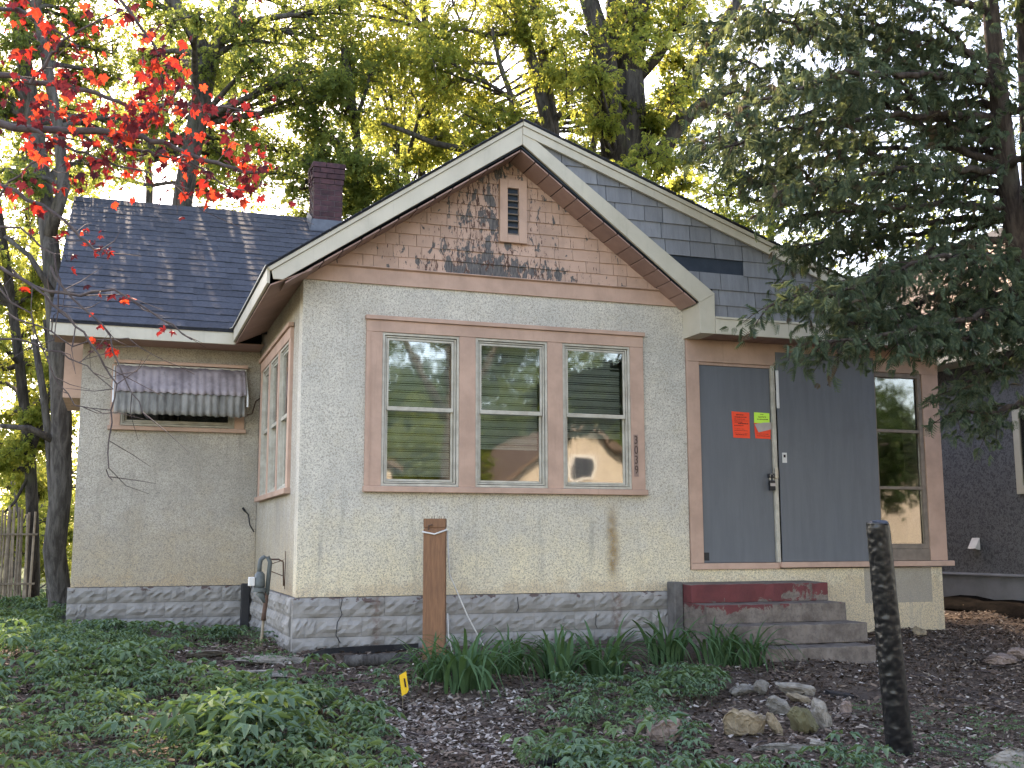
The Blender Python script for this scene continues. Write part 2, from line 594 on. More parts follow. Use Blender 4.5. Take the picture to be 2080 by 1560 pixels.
M['rust'] = simple('rusty_pipe', (0.11, 0.06, 0.04), (0.07, 0.045, 0.035), 18, 0.8, 0.3, 60)
M['brass'] = simple('dull_brass', (0.26, 0.2, 0.12), (0.18, 0.14, 0.09), 14, 0.5)
M['bark'] = bark_mat('grey_bark', (0.045, 0.04, 0.036), (0.115, 0.105, 0.095))
M['bark_dark'] = bark_mat('dark_bark', (0.028, 0.024, 0.022), (0.075, 0.066, 0.058))
M['bark_cedar'] = bark_mat('cedar_bark', (0.04, 0.03, 0.026), (0.10, 0.078, 0.066), 18)
M['twig'] = simple('twig', (0.06, 0.045, 0.045), (0.10, 0.08, 0.075), 14, 0.9, 0.2)
M['leaf_yellow'] = leaf_mat('sunny_maple_leaf', ((0.10, 0.13, 0.025), (0.055, 0.09, 0.02)), ((0.58, 0.55, 0.10), (0.32, 0.38, 0.075)))
M['leaf_green'] = leaf_mat('green_leaf', ((0.05, 0.085, 0.028), (0.075, 0.105, 0.035)), ((0.24, 0.31, 0.07), (0.40, 0.43, 0.09)))
M['leaf_dark'] = leaf_mat('dark_leaf', ((0.035, 0.065, 0.03), (0.055, 0.085, 0.035)), ((0.10, 0.17, 0.05), (0.17, 0.25, 0.06)))
M['leaf_cedar'] = leaf_mat('cedar_spray', ((0.064, 0.104, 0.074), (0.14, 0.18, 0.118)), ((0.09, 0.13, 0.055), (0.2, 0.23, 0.09)), mixf=0.4)
M['leaf_cedar_brown'] = leaf_mat('cedar_spray_brown', ((0.11, 0.085, 0.06), (0.16, 0.13, 0.09)), ((0.12, 0.09, 0.05), (0.16, 0.12, 0.07)), mixf=0.3)
M['leaf_red'] = red_mat('red_maple_leaf', True)
M['leaf_red_small'] = red_mat('red_maple_small_leaf', False)
M['leaf_weed'] = leaf_mat('weed_leaf', ((0.082, 0.14, 0.09), (0.145, 0.215, 0.132)), ((0.09, 0.16, 0.045), (0.16, 0.25, 0.06)), mixf=0.3, rough=0.85, patch=0.7)
M['leaf_lily'] = leaf_mat('lily_blade', ((0.042, 0.09, 0.042), (0.07, 0.13, 0.058)), ((0.06, 0.13, 0.03), (0.1, 0.19, 0.035)), mixf=0.25)


def litter_mat(name, stops):
    m, nt, out = new_mat(name)
    k = N(nt)
    rp = nt.nodes.new('ShaderNodeValToRGB')
    while len(rp.color_ramp.elements) < len(stops): rp.color_ramp.elements.new(0.5)
    for e, (p, c) in zip(rp.color_ramp.elements, stops):
        e.position = p
        e.color = c + (1,)
    k.link(k.island(), rp.inputs[0])
    b = k.bsdf(rp.outputs[0], 0.95, None, 0.1)
    k.link(b.outputs[0], out.inputs[0])
    return m


M['mulch'] = litter_mat('wood_mulch', [(0.0, (0.042, 0.028, 0.021)), (0.6, (0.118, 0.082, 0.062)), (0.9, (0.205, 0.155, 0.118)), (1.0, (0.30, 0.25, 0.2))])
M['litter'] = litter_mat('dry_leaf_litter', [(0.0, (0.07, 0.053, 0.044)), (0.5, (0.19, 0.155, 0.13)), (0.85, (0.33, 0.285, 0.245)), (1.0, (0.46, 0.41, 0.36))])


def ground_mat():
    m, nt, out = new_mat('garden_soil')
    k = N(nt)
    x, y, z = k.sep()
    n1 = k.noise(30, 8, 0.75)
    col = k.mix(k.ramp(n1, 0.35, 0.7), (0.055, 0.039, 0.03), (0.165, 0.124, 0.096))
    col = k.mix(k.ramp(k.noise(2.2, 5, 0.6), 0.45, 0.7, 0, 0.6), col, (0.06, 0.05, 0.045))
    far = k.math('MAXIMUM', k.ramp(y, 3.5, 6.5), k.ramp(y, -6.3, -7.5))
    grass = k.mix(k.ramp(k.noise(9, 6, 0.7), 0.35, 0.65), (0.035, 0.06, 0.02), (0.085, 0.115, 0.04))
    col = k.mix(k.math('MULTIPLY', far, 0.85), col, grass)
    b = k.bsdf(col, 0.97, k.bump(n1, 0.9, 0.03), 0.1)
    k.link(b.outputs[0], out.inputs[0])
    return m


M['ground'] = ground_mat()
M['dark_soil'] = simple('dark_soil', (0.007, 0.0065, 0.006), (0.012, 0.010, 0.009), 12, 0.98, 0.8, 40, spec=0.0)
M['concrete'] = simple('old_concrete', (0.15, 0.14, 0.132), (0.085, 0.078, 0.072), 6, 0.95, 0.6, 50, dirt=0.5)
M['pavement'] = simple('pavement', (0.33, 0.31, 0.28), (0.26, 0.245, 0.22), 4, 0.95, 0.3, 60)
M['asphalt'] = simple('asphalt', (0.055, 0.054, 0.053), (0.04, 0.04, 0.04), 20, 0.95, 0.4, 90)


def step_mat():
    """red floor paint worn back to bare concrete, more the lower the step"""
    m, nt, out = new_mat('worn_red_step_paint')
    k = N(nt)
    x, y, z = k.sep()
    con = k.mix(k.ramp(k.noise(7, 7, 0.7), 0.35, 0.68), (0.185, 0.155, 0.132), (0.095, 0.077, 0.066))
    con = k.mix(k.ramp(k.noise(40, 4, 0.7), 0.5, 0.75, 0, 0.6), con, (0.075, 0.06, 0.052))
    red = k.mix(k.ramp(k.noise(5, 5, 0.6), 0.35, 0.7), (0.145, 0.042, 0.042), (0.105, 0.034, 0.034))
    n = k.noise(6, 8, 0.72, dist=0.5)
    bias = k.math('ADD', k.ramp(z, -0.30, 0.02, -0.26, 0.16, False), k.ramp(x, 4.3, 4.9, 0.03, -0.10, False))
    bias = k.math('ADD', bias, k.math('MULTIPLY', k.math('LESS_THAN', z, -0.285), -0.4))
    f = k.ramp(k.math('ADD', n, bias), 0.465, 0.50)
    ny = k.sep(k.geo.outputs['Normal'])
    f = k.math('MULTIPLY', f, k.ramp(ny[2], 0.8, 0.4))
    col = k.mix(f, con, red)
    b = k.bsdf(col, 0.85, k.bump(k.noise(45, 5, 0.7), 0.5, 0.01), 0.2)
    k.link(b.outputs[0], out.inputs[0])
    return m


M['step'] = step_mat()


def post_mat():
    m, nt, out = new_mat('brown_timber')
    k = N(nt)
    g = k.noise(12, 6, 0.65, k.mapping((6, 6, 0.5)), dist=0.5)
    col = k.mix(k.ramp(g, 0.3, 0.7), (0.235, 0.115, 0.060), (0.155, 0.078, 0.044))
    col = k.mix(k.ramp(k.noise(3, 5), 0.5, 0.75, 0, 0.5), col, (0.14, 0.07, 0.042))
    cr = k.ramp(k.noise(8, 4, 0.6, k.mapping((9, 9, 0.25))), 0.66, 0.72)
    col = k.mix(k.math('MULTIPLY', cr, 0.6), col, (0.05, 0.03, 0.02))
    b = k.bsdf(col, 0.75, k.bump(k.math('SUBTRACT', g, cr), 0.3, 0.008), 0.25)
    k.link(b.outputs[0], out.inputs[0])
    return m


M['post'] = post_mat()


def wrap_mat():
    m, nt, out = new_mat('black_plastic_wrap')
    k = N(nt)
    w = k.noise(9, 5, 0.6, k.mapping((1.2, 1.2, 2.2)), dist=2.2)
    col = k.mix(k.ramp(w, 0.4, 0.65), (0.006, 0.006, 0.0065), (0.014, 0.0135, 0.014))
    b = k.bsdf(col, 0.36, k.bump(w, 0.06, 0.01), 0.45)
    k.link(b.outputs[0], out.inputs[0])
    return m


M['wrap'] = wrap_mat()
M['yellow'] = simple('yellow_tag', (0.75, 0.45, 0.02), (0.7, 0.4, 0.02), 8, 0.6)
M['cord'] = simple('white_cord', (0.6, 0.58, 0.54), (0.5, 0.48, 0.45), 14, 0.6)
M['limestone'] = simple('limestone', (0.27, 0.24, 0.20), (0.13, 0.115, 0.095), 11, 0.95, 1.0, 34, dirt=0.7)
M['limestone_pink'] = simple('pinkish_stone', (0.27, 0.2, 0.165), (0.15, 0.11, 0.092), 16, 0.95, 0.7, 50, dirt=0.4)
M['limestone_mossy'] = simple('mossy_stone', (0.12, 0.11, 0.06), (0.08, 0.065, 0.03), 12, 0.95, 0.6, 40, dirt=0.5)
M['limestone_tan'] = simple('tan_stone', (0.28, 0.22, 0.145), (0.15, 0.115, 0.075), 12, 0.95, 1.0, 34, dirt=0.6)
M['fence'] = simple('bamboo_cane', (0.24, 0.19, 0.14), (0.15, 0.115, 0.085), 10, 0.85, 0.2, 40, rnd=0.3)
M['tan_roof'] = simple('tan_shingle', (0.30, 0.22, 0.165), (0.2, 0.145, 0.11), 12, 0.95, 0.4, 90, rnd=0.2)
M['white_base'] = simple('pale_grey_base', (0.20, 0.205, 0.215), (0.16, 0.165, 0.17), 4, 0.85, 0.2)
M['tan_siding'] = simple('tan_siding', (0.44, 0.385, 0.31), (0.38, 0.33, 0.27), 3, 0.7, 0.1)
M['far_roof'] = simple('far_brown_roof', (0.14, 0.10, 0.08), (0.1, 0.075, 0.06), 6, 0.9, 0.3)

# ------------------------------------------------------------------ ground, pavement, road
xs = np.unique(np.concatenate([np.linspace(-400, -20, 16), np.linspace(-20, -5, 31), np.linspace(-5, 10, 151), np.linspace(10, 24, 29), np.linspace(24, 400, 16)]))
ys = np.unique(np.concatenate([np.linspace(-400, -20, 14), np.linspace(-20, -7, 27), np.linspace(-7, 5, 121), np.linspace(5, 20, 31), np.linspace(20, 400, 16)]))
GX, GY = np.meshgrid(xs, ys)
GZ = hz(GX, GY)
V = np.stack([GX, GY, GZ], -1).reshape(-1, 3)
nx, ny = len(xs), len(ys)
I = np.arange(nx * ny).reshape(ny, nx)
F = np.stack([I[:-1, :-1], I[:-1, 1:], I[1:, 1:], I[1:, :-1]], -1).reshape(-1, 4)
me = mesh_np('ground', V, F)
me.polygons.foreach_set('use_smooth', [True] * len(me.polygons))
tag(link_mesh('ground', me, M['ground']), kind='structure')
tag(MB().box(-80, 80, -11.6, -9.6, -1.3, -1.085).build('pavement', M['pavement'], bevel=0.01), kind='structure')
tag(MB().box(-80, 80, -21.0, -13.0, -1.4, -1.262).build('road', M['asphalt']), kind='structure')
tag(MB().box(-80, 80, -13.15, -13.0, -1.4, -1.14).build('kerb', M['pavement'], bevel=0.01), kind='structure')

# ------------------------------------------------------------------ the house
house = empty('house', (2.5, 3.0, -0.5), 'weathered cream stucco bungalow with peeling pink gable and boarded entry', 'house')
RIDGE = (2.007, 4.523)


def wall_open(name, mat, axis, pos, a0, a1, z0, z1, hole, thick=0.2, back=1):
    """a wall along X (axis 'x', at y=pos) or along Y (axis 'y', at x=pos) with one window opening"""
    h0, h1, hz0, hz1 = hole
    m = MB()
    for (p, q, r, s) in ((a0, h0, z0, z1), (h1, a1, z0, z1), (h0, h1, z0, hz0), (h0, h1, hz1, z1)):
        if axis == 'x': m.box(p, q, pos, pos + thick * back, r, s)
        else: m.box(pos, pos + thick * back, p, q, r, s)
    return m.build(name, mat, house)


front_wall = wall_open('front_wall', M['stucco'], 'x', 0.0, 0.0, 3.905, 0.0, 2.95, (0.70, 3.31, 0.98, 2.45))
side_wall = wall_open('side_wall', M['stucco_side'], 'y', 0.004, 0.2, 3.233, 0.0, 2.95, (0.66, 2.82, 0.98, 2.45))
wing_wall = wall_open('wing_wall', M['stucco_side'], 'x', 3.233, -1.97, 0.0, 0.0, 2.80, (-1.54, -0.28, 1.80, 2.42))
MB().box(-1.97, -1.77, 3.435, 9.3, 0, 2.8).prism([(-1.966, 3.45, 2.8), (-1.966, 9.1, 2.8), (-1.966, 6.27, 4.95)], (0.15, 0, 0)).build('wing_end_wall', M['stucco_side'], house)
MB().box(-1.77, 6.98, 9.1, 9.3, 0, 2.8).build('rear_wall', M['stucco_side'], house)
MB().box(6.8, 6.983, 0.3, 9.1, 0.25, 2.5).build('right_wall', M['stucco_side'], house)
MB().prism([(4.85, 3.6, 2.6), (4.85, 9.0, 2.6), (4.85, 6.27, 5.1)], (0.15, 0, 0)).build('upper_gable_wall', M['grey_shingle'], house)
MB().box(0.22, 6.78, 0.22, 9.08, -0.06, -0.004).box(-1.75, 0.215, 3.45, 9.08, -0.06, -0.004).build('floor', M['interior'], house)
MB().box(0.21, 6.78, 0.21, 9.08, 2.60, 2.64).build('ceiling', M['interior'], house)
MB().box(0.3, 6.7, 3.05, 3.12, 0.0, 2.6).box(3.95, 4.02, 0.25, 3.05, 0.0, 2.6).build('partition', M['interior'], house)
MB().box(3.907, 6.985, 0.0, 0.2, -0.62, 0.20).build('entry_base_wall', M['stucco'], house)
MB().box(6.80, 6.9845, 0.2, 9.3, -0.62, 0.20).build('right_base_wall', M['stucco'], house)
MB().box(0.01, 3.9, 0.06, 0.2, -0.7, 0.0).box(0.055, 0.2, 0.2, 3.2, -0.7, 0.0).box(-1.93, 0.05, 3.28, 3.4, -0.7, 0.0).box(-1.93, -1.8, 3.4, 9.2, -0.7, 0.0).build('foundation', M['mortar'], house)
foundation = bpy.data.objects['foundation']


# rock-faced blocks of the foundation
def block_mesh(L, H, seed):
    r = random.Random(seed)
    nx_, nz_ = 9, 5
    m = MB()
    vs, idx = [], {}
    for j in range(nz_ + 1):
        for i in range(nx_ + 1):
            u, v = i / nx_, j / nz_
            ed_ = min(min(v, 1 - v) * H / 0.05, 1.0) * (0.45 + 0.55 * min(min(u, 1 - u) * L / 0.05, 1.0))
            dpt = -0.002 - ed_ * (0.006 + r.random() * 0.03)
            idx[(i, j)] = len(vs)
            vs.append(((u - 0.5) * L, dpt + 0.0, v * H))
    b0 = len(vs)
    vs += [(-L / 2, 0.10, 0), (L / 2, 0.10, 0), (L / 2, 0.10, H), (-L / 2, 0.10, H)]
    fs = [(idx[(i, j)], idx[(i + 1, j)], idx[(i + 1, j + 1)], idx[(i, j + 1)]) for j in range(nz_) for i in range(nx_)]
    fs.append((b0,) + tuple(idx[(i, 0)] for i in range(0, nx_ + 1)) + (b0 + 1,))
    fs.append((b0 + 2,) + tuple(idx[(i, nz_)] for i in range(nx_, -1, -1)) + (b0 + 3,))
    fs.append((b0,) + (b0 + 3,) + tuple(idx[(0, j)] for j in range(nz_, -1, -1)))
    fs.append((b0 + 1,) + tuple(idx[(nx_, j)] for j in range(0, nz_ + 1)) + (b0 + 2,))
    m.add(vs, fs)
    me_ = bpy.data.meshes.new('block')
    me_.from_pydata(m.V, [], m.F)
    me_.update()
    me_.materials.append(M['block'])
    return me_


BH = 0.172
BL = 0.41
blocks = [block_mesh(BL - 0.002, BH - 0.003, s) for s in range(6)]
half = [block_mesh(BL / 2 - 0.006, BH - 0.006, 20 + s) for s in range(3)]


def lay(p0, dirv, length, rotz, courses=4):
    for c in range(courses):
        u = -0.0 if c % 2 == 0 else -BL / 2
        while u < length - 0.03:
            a, b = max(u, 0), min(u + BL, length)
            if b - a > 0.06:
                me_ = random.choice(blocks)
                o = bpy.data.objects.new('block', me_)
                COL.objects.link(o)
                mid = (a + b) / 2
                place(o, foundation, (p0[0] + dirv[0] * mid, p0[1] + dirv[1] * mid, -0.003 - BH * (c + 1)))
                o.rotation_euler = (0, 0, rotz)
                o.scale = ((b - a) / BL, 1, 1)
            u += BL


lay((-0.03, -0.03), (1, 0), 3.76, 0.0)
lay((-0.03, 3.2), (0, -1), 3.13, -math.pi / 2)
lay((-2.0, 3.2), (1, 0), 1.97, 0.0)

for zz_ in (((0.40, -0.02), (0.385, -0.10), (0.40, -0.15), (0.36, -0.22), (0.35, -0.33), (0.39, -0.40)), ((2.05, -0.03), (2.06, -0.13), (2.04, -0.17)), ((2.85, -0.2), (2.84, -0.30), (2.86, -0.34))):
    MB().tube([(x_, -0.062, z_) for x_, z_ in zz_], 0.004, 4).build('crack', M['black'], foundation)

# pink gable: backing board, shingle courses, frieze, crown, louvre
gable = MB().xz([(0.02, 2.96), (3.85, 2.81), (1.998, 4.19)], 0.03, 0.2).build('gable_wall', M['pink'], house)
LSOF = above(2.0, 4.215, 0.0, 2.885)
RSOF = above(2.0, 4.215, 3.9, 2.82)
zc = 3.035
row = 0
while zc < 4.2:
    x = -0.1 + random.uniform(-0.1, 0.05)
    hgt = 0.117
    while x < 4.0:
        w = random.choice((0.1, 0.13, 0.15, 0.17, 0.2, 0.24, 0.29))
        dz = random.uniform(-0.0035, 0.0035)
        q = clip_poly([(x + 0.0018, zc + dz), (x + w - 0.0018, zc + dz), (x + w - 0.0018, zc + hgt + 0.008), (x + 0.0018, zc + hgt + 0.008)], [LSOF, RSOF])
        if len(q) >= 3:
            yb = -0.013 - random.uniform(0, 0.005)
            tl = random.uniform(-0.003, 0.003)
            zt = zc + hgt
            fr = [(p[0], yb + 0.011 * (p[1] - zc) / hgt + (p[0] - x) / w * tl, p[1]) for p in q]
            MB().prism(fr, (0, 0.035, 0)).build('shingle', M['pink_peel'], gable)
        x += w
    zc += hgt
    row += 1
MB().box(0.0, 3.9, -0.022, 0.0, 2.872, 3.015).build('frieze_board', M['pink'], house, bevel=0.003)
MB().prism([(0.05, -0.045, 3.034), (0.05, -0.05, 3.026), (0.05, -0.023, 3.014), (0.05, -0.002, 3.014), (0.05, -0.002, 3.036)], (3.72, 0, 0)).build('frieze_cap', M['pink'], house)
vent = MB().box(1.884, 1.966, -0.052, -0.01, 3.383, 4.022).box(2.083, 2.168, -0.052, -0.01, 3.383, 4.022) \
    .box(1.966, 2.083, -0.052, -0.01, 3.936, 4.022).box(1.966, 2.083, -0.052, -0.01, 3.383, 3.462).build('gable_vent', M['pink'], house, bevel=0.004)
MB().box(1.966, 2.083, -0.018, -0.014, 3.462, 3.936).build('vent_back', M['felt'], vent)  # dark sheet stands in for the shade of the recess behind the slats
for i in range(7):
    z = 3.468 + i * 0.0675
    MB().prism([(1.967, -0.05, z), (1.967, -0.046, z - 0.006), (1.967, -0.02, z + 0.010), (1.967, -0.02, z + 0.018)], (0.115, 0, 0)).build('slat', M['frame_brown'], vent)


# rakes, fascias, soffits
def fascia(poly, y0, y1, mat='cream', name='rake_board', bevel=0.003):
    return MB().xz(poly, y0, y1).build(name, M[mat], house, bevel=bevel)


fascia([(2.007, 4.452), (-0.335, 2.842), (-0.318, 2.767), (-0.238, 2.765), (2.006, 4.272)], -0.372, -0.345)
fascia([(2.007, 4.498), (-0.372, 2.863), (-0.345, 2.838), (2.007, 4.455)], -0.388, -0.345, name='rake_trim')
fascia([(2.0085, 4.452), (7.33, 2.562), (7.33, 2.48), (2.0085, 4.37)], -0.383, -0.350)
fascia([(2.0085, 4.498), (7.34, 2.603), (7.34, 2.566), (2.0085, 4.455)], -0.397, -0.345, name='rake_trim')
fascia([(2.0085, 4.272), (2.0085, 4.42), (4.06, 2.952), (3.888, 2.852)], -0.374, -0.345)
MB().xz([(3.885, 2.849), (4.058, 2.950), (4.055, 2.54), (3.885, 2.54)], -0.37, -0.002).build('eave_return', M['cream'], house, bevel=0.003)
MB().box(4.058, 7.33, -0.382, -0.352, 2.54, 2.693).build('eave_fascia', M['cream'], house, bevel=0.003)
MB().box(4.058, 7.335, -0.392, -0.345, 2.695, 2.715).build('eave_flashing', M['cream'], house)
for xx in (4.9, 6.3):
    MB().box(xx, xx + 0.004, -0.386, -0.383, 2.542, 2.69).build('trim_joint', M['sash'], house)
MB().box(-0.372, -0.345, -0.342, 2.73, 2.73, 2.872).build('eave_fascia', M['cream'], house, bevel=0.003)
MB().box(-0.39, -0.35, -0.342, 2.70, 2.874, 2.893).build('drip_edge', M['sash'], house)
wing_fascia = MB().box(-2.29, -0.345, 2.70, 2.728, 2.70, 2.857).build('eave_fascia', M['cream'], house, bevel=0.003)
MB().prism([(-0.42, 2.66, 2.873), (-0.33, 2.62, 2.90), (-0.30, 2.74, 2.93), (-0.40, 2.78, 2.90)], (0, 0, 0.006)).build('valley_flashing', M['cream'], house)
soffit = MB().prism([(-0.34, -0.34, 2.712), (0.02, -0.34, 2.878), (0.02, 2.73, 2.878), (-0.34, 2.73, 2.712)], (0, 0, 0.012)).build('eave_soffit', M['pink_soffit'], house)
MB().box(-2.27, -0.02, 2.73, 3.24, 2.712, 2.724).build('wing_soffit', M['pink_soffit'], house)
rs = MB().prism([(2.0, -0.34, 4.25), (-0.24, -0.34, 2.77), (-0.24, 0.05, 2.77), (2.0, 0.05, 4.25)], (0, 0, 0.02)).prism([(2.0, -0.34, 4.25), (3.87, -0.34, 2.875), (3.87, 0.05, 2.875), (2.0, 0.05, 4.25)], (0, 0, 0.02)).build('rake_soffit', M['felt'], house)
for side, (ex, ez) in (('l', (-0.22, 2.735)), ('r', (3.865, 2.835))):
    n = 13
    sx, sz = 2.0, 4.215
    for i in range(n):
        u0, u1 = i / n + 0.0035, (i + 1) / n - 0.0035
        p = [(sx + (ex - sx) * u, yy, sz + (ez - sz) * u - 0.002 * (i % 2)) for u, yy in ((u0, -0.343), (u1, -0.343), (u1, 0.0), (u0, 0.0))]
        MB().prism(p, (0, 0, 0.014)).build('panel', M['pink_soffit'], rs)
es = MB().box(3.886, 7.32, -0.35, 0.0, 2.56, 2.572).build('entry_soffit', M['felt'], house)
x = 3.888
while x < 7.3:
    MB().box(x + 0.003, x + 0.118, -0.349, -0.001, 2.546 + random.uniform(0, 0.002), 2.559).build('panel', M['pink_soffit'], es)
    x += 0.121

# grey shingled wall under the shallow roof
gw = MB().xz([(2.3, 4.25), (4.06, 2.96), (4.06, 2.70), (7.3, 2.70), (7.3, 2.52), (2.3, 4.29)], -0.325, -0.30)
gw = MB().xz([(2.2, 4.27), (4.03, 2.98), (4.03, 2.68), (7.2, 2.55)], -0.325, -0.29).build('shingled_wall', M['felt'], house)
TOPL = above(2.0085, 4.44, 7.33, 2.55)
s_ = (2.952 - 4.42) / (4.06 - 2.0085)
LOWR = (s_, -1.0, -(4.40 - s_ * 2.0085))           # keep above the steep rake
zc = 2.685
r_ = 0
while zc < 4.3:
    x = 2.0 + random.uniform(0, 0.2)
    hgt = 0.16
    while x < 7.3:
        w = random.choice((0.2, 0.24, 0.28, 0.32, 0.36, 0.42))
        if abs(zc - 3.165) < 0.02 and x < 4.42 < x + w: w = 4.42 - x
        q = clip_poly([(x + 0.004, zc), (x + w - 0.004, zc), (x + w - 0.004, zc + hgt + 0.01), (x + 0.004, zc + hgt + 0.01)], [TOPL, LOWR] if zc > 2.9 else [TOPL, (-1.0, 0.0, -4.058)])
        if len(q) >= 3 and not (abs(zc - 3.165) < 0.02 and x + w < 4.43):
            ms = [p for p in q]
            fr = [(p[0], -0.342 + 0.013 * (p[1] - zc) / hgt - 0.002 * (int(x * 50) % 2), p[1]) for p in ms]
            MB().prism(fr, (0, 0.016, 0)).build('shingle', M['grey_shingle'], gw)
        x += w
    zc += hgt
    r_ += 1

# roofs
roof = MB().xz([(2.007, 4.516), (-0.392, 2.872), (-0.375, 2.864), (2.007, 4.500)], -0.398, 6.2).xz([(2.009, 4.516), (7.36, 2.616), (7.36, 2.604), (2.009, 4.500)], -0.402, 9.2).build('roof', M['roof_edge'], house)
# ragged shingle ends along the front edge
rr = random.Random(4)
for i in range(26):
    for side in (0, 1):
        (ax, az), (bx, bz) = ((2.007, 4.519), (-0.392, 2.874)) if side == 0 else ((2.009, 4.519), (7.36, 2.618))
        u0 = i / 26
        u1 = (i + 1) / 26 - 0.004
        p = [(ax + (bx - ax) * u0, az + (bz - az) * u0 + 0.002), (ax + (bx - ax) * u1, az + (bz - az) * u1 + 0.004), (ax + (bx - ax) * u1, az + (bz - az) * u1 - 0.004), (ax + (bx - ax) * u0, az + (bz - az) * u0 - 0.004)]
        MB().xz(p, -0.406 - rr.random() * 0.008, -0.1).build('edge_shingle', M['roof'], roof)
# wing roof: boards, then every shingle of the slope that faces the yard
E0 = Vector((0, 2.69, 2.862))
R0 = Vector((0, 6.27, 5.300))
wing_roof = MB().prism([(-2.29, 2.69, 2.862), (-2.29, 6.27, 5.30), (-2.29, 9.8, 2.9), (-2.29, 9.8, 2.86), (-2.29, 6.27, 5.25), (-2.29, 2.69, 2.835)], (7.2, 0, 0)).build('wing_roof', M['roof_edge'], house)
MB().prism([(-2.296, 2.70, 2.71), (-2.296, 2.70, 2.85), (-2.296, 6.27, 5.27), (-2.296, 6.27, 5.13)], (0.03, 0, 0)).build('rake_board', M['cream'], house)
slope = (R0 - E0)
SL = slope.length
sdir = slope.normalized()
nrm_ = Vector((0, -sdir.z, sdir.y))
NC = 22
ex_ = SL / NC


def tab_mesh(seed):
    r = random.Random(seed)
    w, L, t = 1.0, ex_ * 1.06, 0.007
    m = MB()
    j = r.uniform(-0.006, 0.006)
    a = [(0, 0, 0), (1, 0, 0), (1, L, 0), (0, L, 0)]
    m.add([(0.003, j, t * 1.6), (0.997, j, t * 1.6), (1, L, t * 0.3), (0, L, t * 0.3), (0.003, j, 0), (0.997, j, 0)],
          [(0, 1, 2, 3), (4, 5, 1, 0), (4, 0, 3), (5, 2, 1)])
    me_ = bpy.data.meshes.new('shingle')
    me_.from_pydata(m.V, [], m.F)
    me_.update()
    me_.materials.append(M['roof'])
    return me_


tabs = [tab_mesh(s) for s in range(5)]
cnt = 0
rot_s = Matrix((Vector((1, 0, 0)), sdir, nrm_)).transposed().to_4x4()
for c in range(NC):
    base = E0 + sdir * (ex_ * c) + nrm_ * 0.002
    xr = base.y - 3.05 + 0.25
    x = -2.30 - (0.12 if c % 2 else 0)
    while x < min(xr, 1.3):
        w = random.choice((0.16, 0.2, 0.24, 0.28, 0.33))
        x0 = max(x, -2.302)
        w_ = x + w - x0
        if w_ > 0.03:
            o = bpy.data.objects.new('shingle', tabs[cnt % 5])
            COL.objects.link(o)
            cnt += 1
            lift = random.choice((0.0, 0.0, 0.003, 0.005))
            p = base + nrm_ * lift
            place(o, wing_roof, (x0, p.y, p.z))
            o.rotation_euler = rot_s.to_euler()
            o.scale = (w_, 1, 1)
        x += w
for i in range(24):
    x0 = -2.3 + i * 0.28
    MB().prism([(x0, 6.14, 5.222), (x0, 6.27, 5.318), (x0, 6.40, 5.222), (x0, 6.27, 5.303)], (0.288, 0, 0.004)).build('ridge_cap', M['roof'], wing_roof)
# pink bay on the far side wall of the wing
MB().box(-2.19, -1.975, 3.9, 5.3, 2.17, 2.85).build('side_bay', M['pink'], house)

# chimney
cx0, cx1, cy0, cy1 = 1.0, 1.43, 5.9, 6.34
chimney = MB().box(cx0 + 0.006, cx1 - 0.006, cy0 + 0.006, cy1 - 0.006, 4.7, 6.06).build('chimney', M['brick_mortar'], house)
CB = 0.083
nrow = int((6.08 - 4.95) / CB)
for r in range(nrow):
    z = 6.08 - (r + 1) * CB
    g = 0.022 if r in (2, 1) else (0.03 if r == 0 else (0.01 if r == 3 else 0.0))
    for (a0, a1, fixed, ax) in ((cx0 - g, cx1 + g, cy0 - g, 'f'), (cy0 - g, cy1 + g, cx0 - g, 'l'), (cx0 - g, cx1 + g, cy1 + g, 'b'), (cy0 - g, cy1 + g, cx1 + g, 'r')):
        u = a0 - (0.1 if r % 2 else 0.0)
        while u < a1 - 0.01:
            b0, b1 = max(u, a0), min(u + 0.205, a1)
            if b1 - b0 > 0.02:
                j = random.uniform(-0.002, 0.002)
                k0, k1 = b0 + 0.005, b1 - 0.005
                if ax == 'f': m_ = MB().box(k0, k1, fixed + j, fixed + 0.09, z + 0.005, z + CB - 0.005)
                elif ax == 'l': m_ = MB().box(fixed + j, fixed + 0.09, k0 + 0.092, k1, z + 0.005, z + CB - 0.005) if k1 - k0 > 0.11 else None
                elif ax == 'b': m_ = MB().box(k0, k1, fixed - 0.09, fixed + j, z + 0.005, z + CB - 0.005) if r < 9 else None
                else: m_ = MB().box(fixed - 0.09, fixed + j, k0, k1, z + 0.005, z + CB - 0.005) if r < 9 else None
                if m_: m_.build('brick', M['brick'], chimney)
            u += 0.205
MB().prism([(cx0 - 0.02, cy0 - 0.02, 5.20), (cx1, cy0 - 0.02, 5.20), (cx1 + 0.02, cy0 - 0.1, 4.98), (cx0 - 0.06, cy0 - 0.1, 4.98)], (0, 0.03, 0)).build('flashing', M['lead'], chimney)
MB().prism([(cx0 - 0.02, cy0 - 0.02, 5.22), (cx0 - 0.02, cy1 - 0.05, 5.42), (cx0 - 0.06, cy1 - 0.05, 5.22), (cx0 - 0.06, cy0 - 0.1, 5.0)], (-0.004, 0, 0)).build('flashing', M['lead'], chimney)


# ------------------------------------------------------------------ windows
def frame4(m, a0, a1, z0, z1, t, d0, d1, axis='x'):
    """a rectangular frame t wide between depths d0..d1"""
    for (p, q, r, s) in ((a0, a0 + t, z0, z1), (a1 - t, a1, z0, z1), (a0 + t, a1 - t, z0, z0 + t), (a0 + t, a1 - t, z1 - t, z1)):
        if axis == 'x': m.box(p, q, d0, d1, r, s)
        else: m.box(d0, d1, p, q, r, s)
    return m


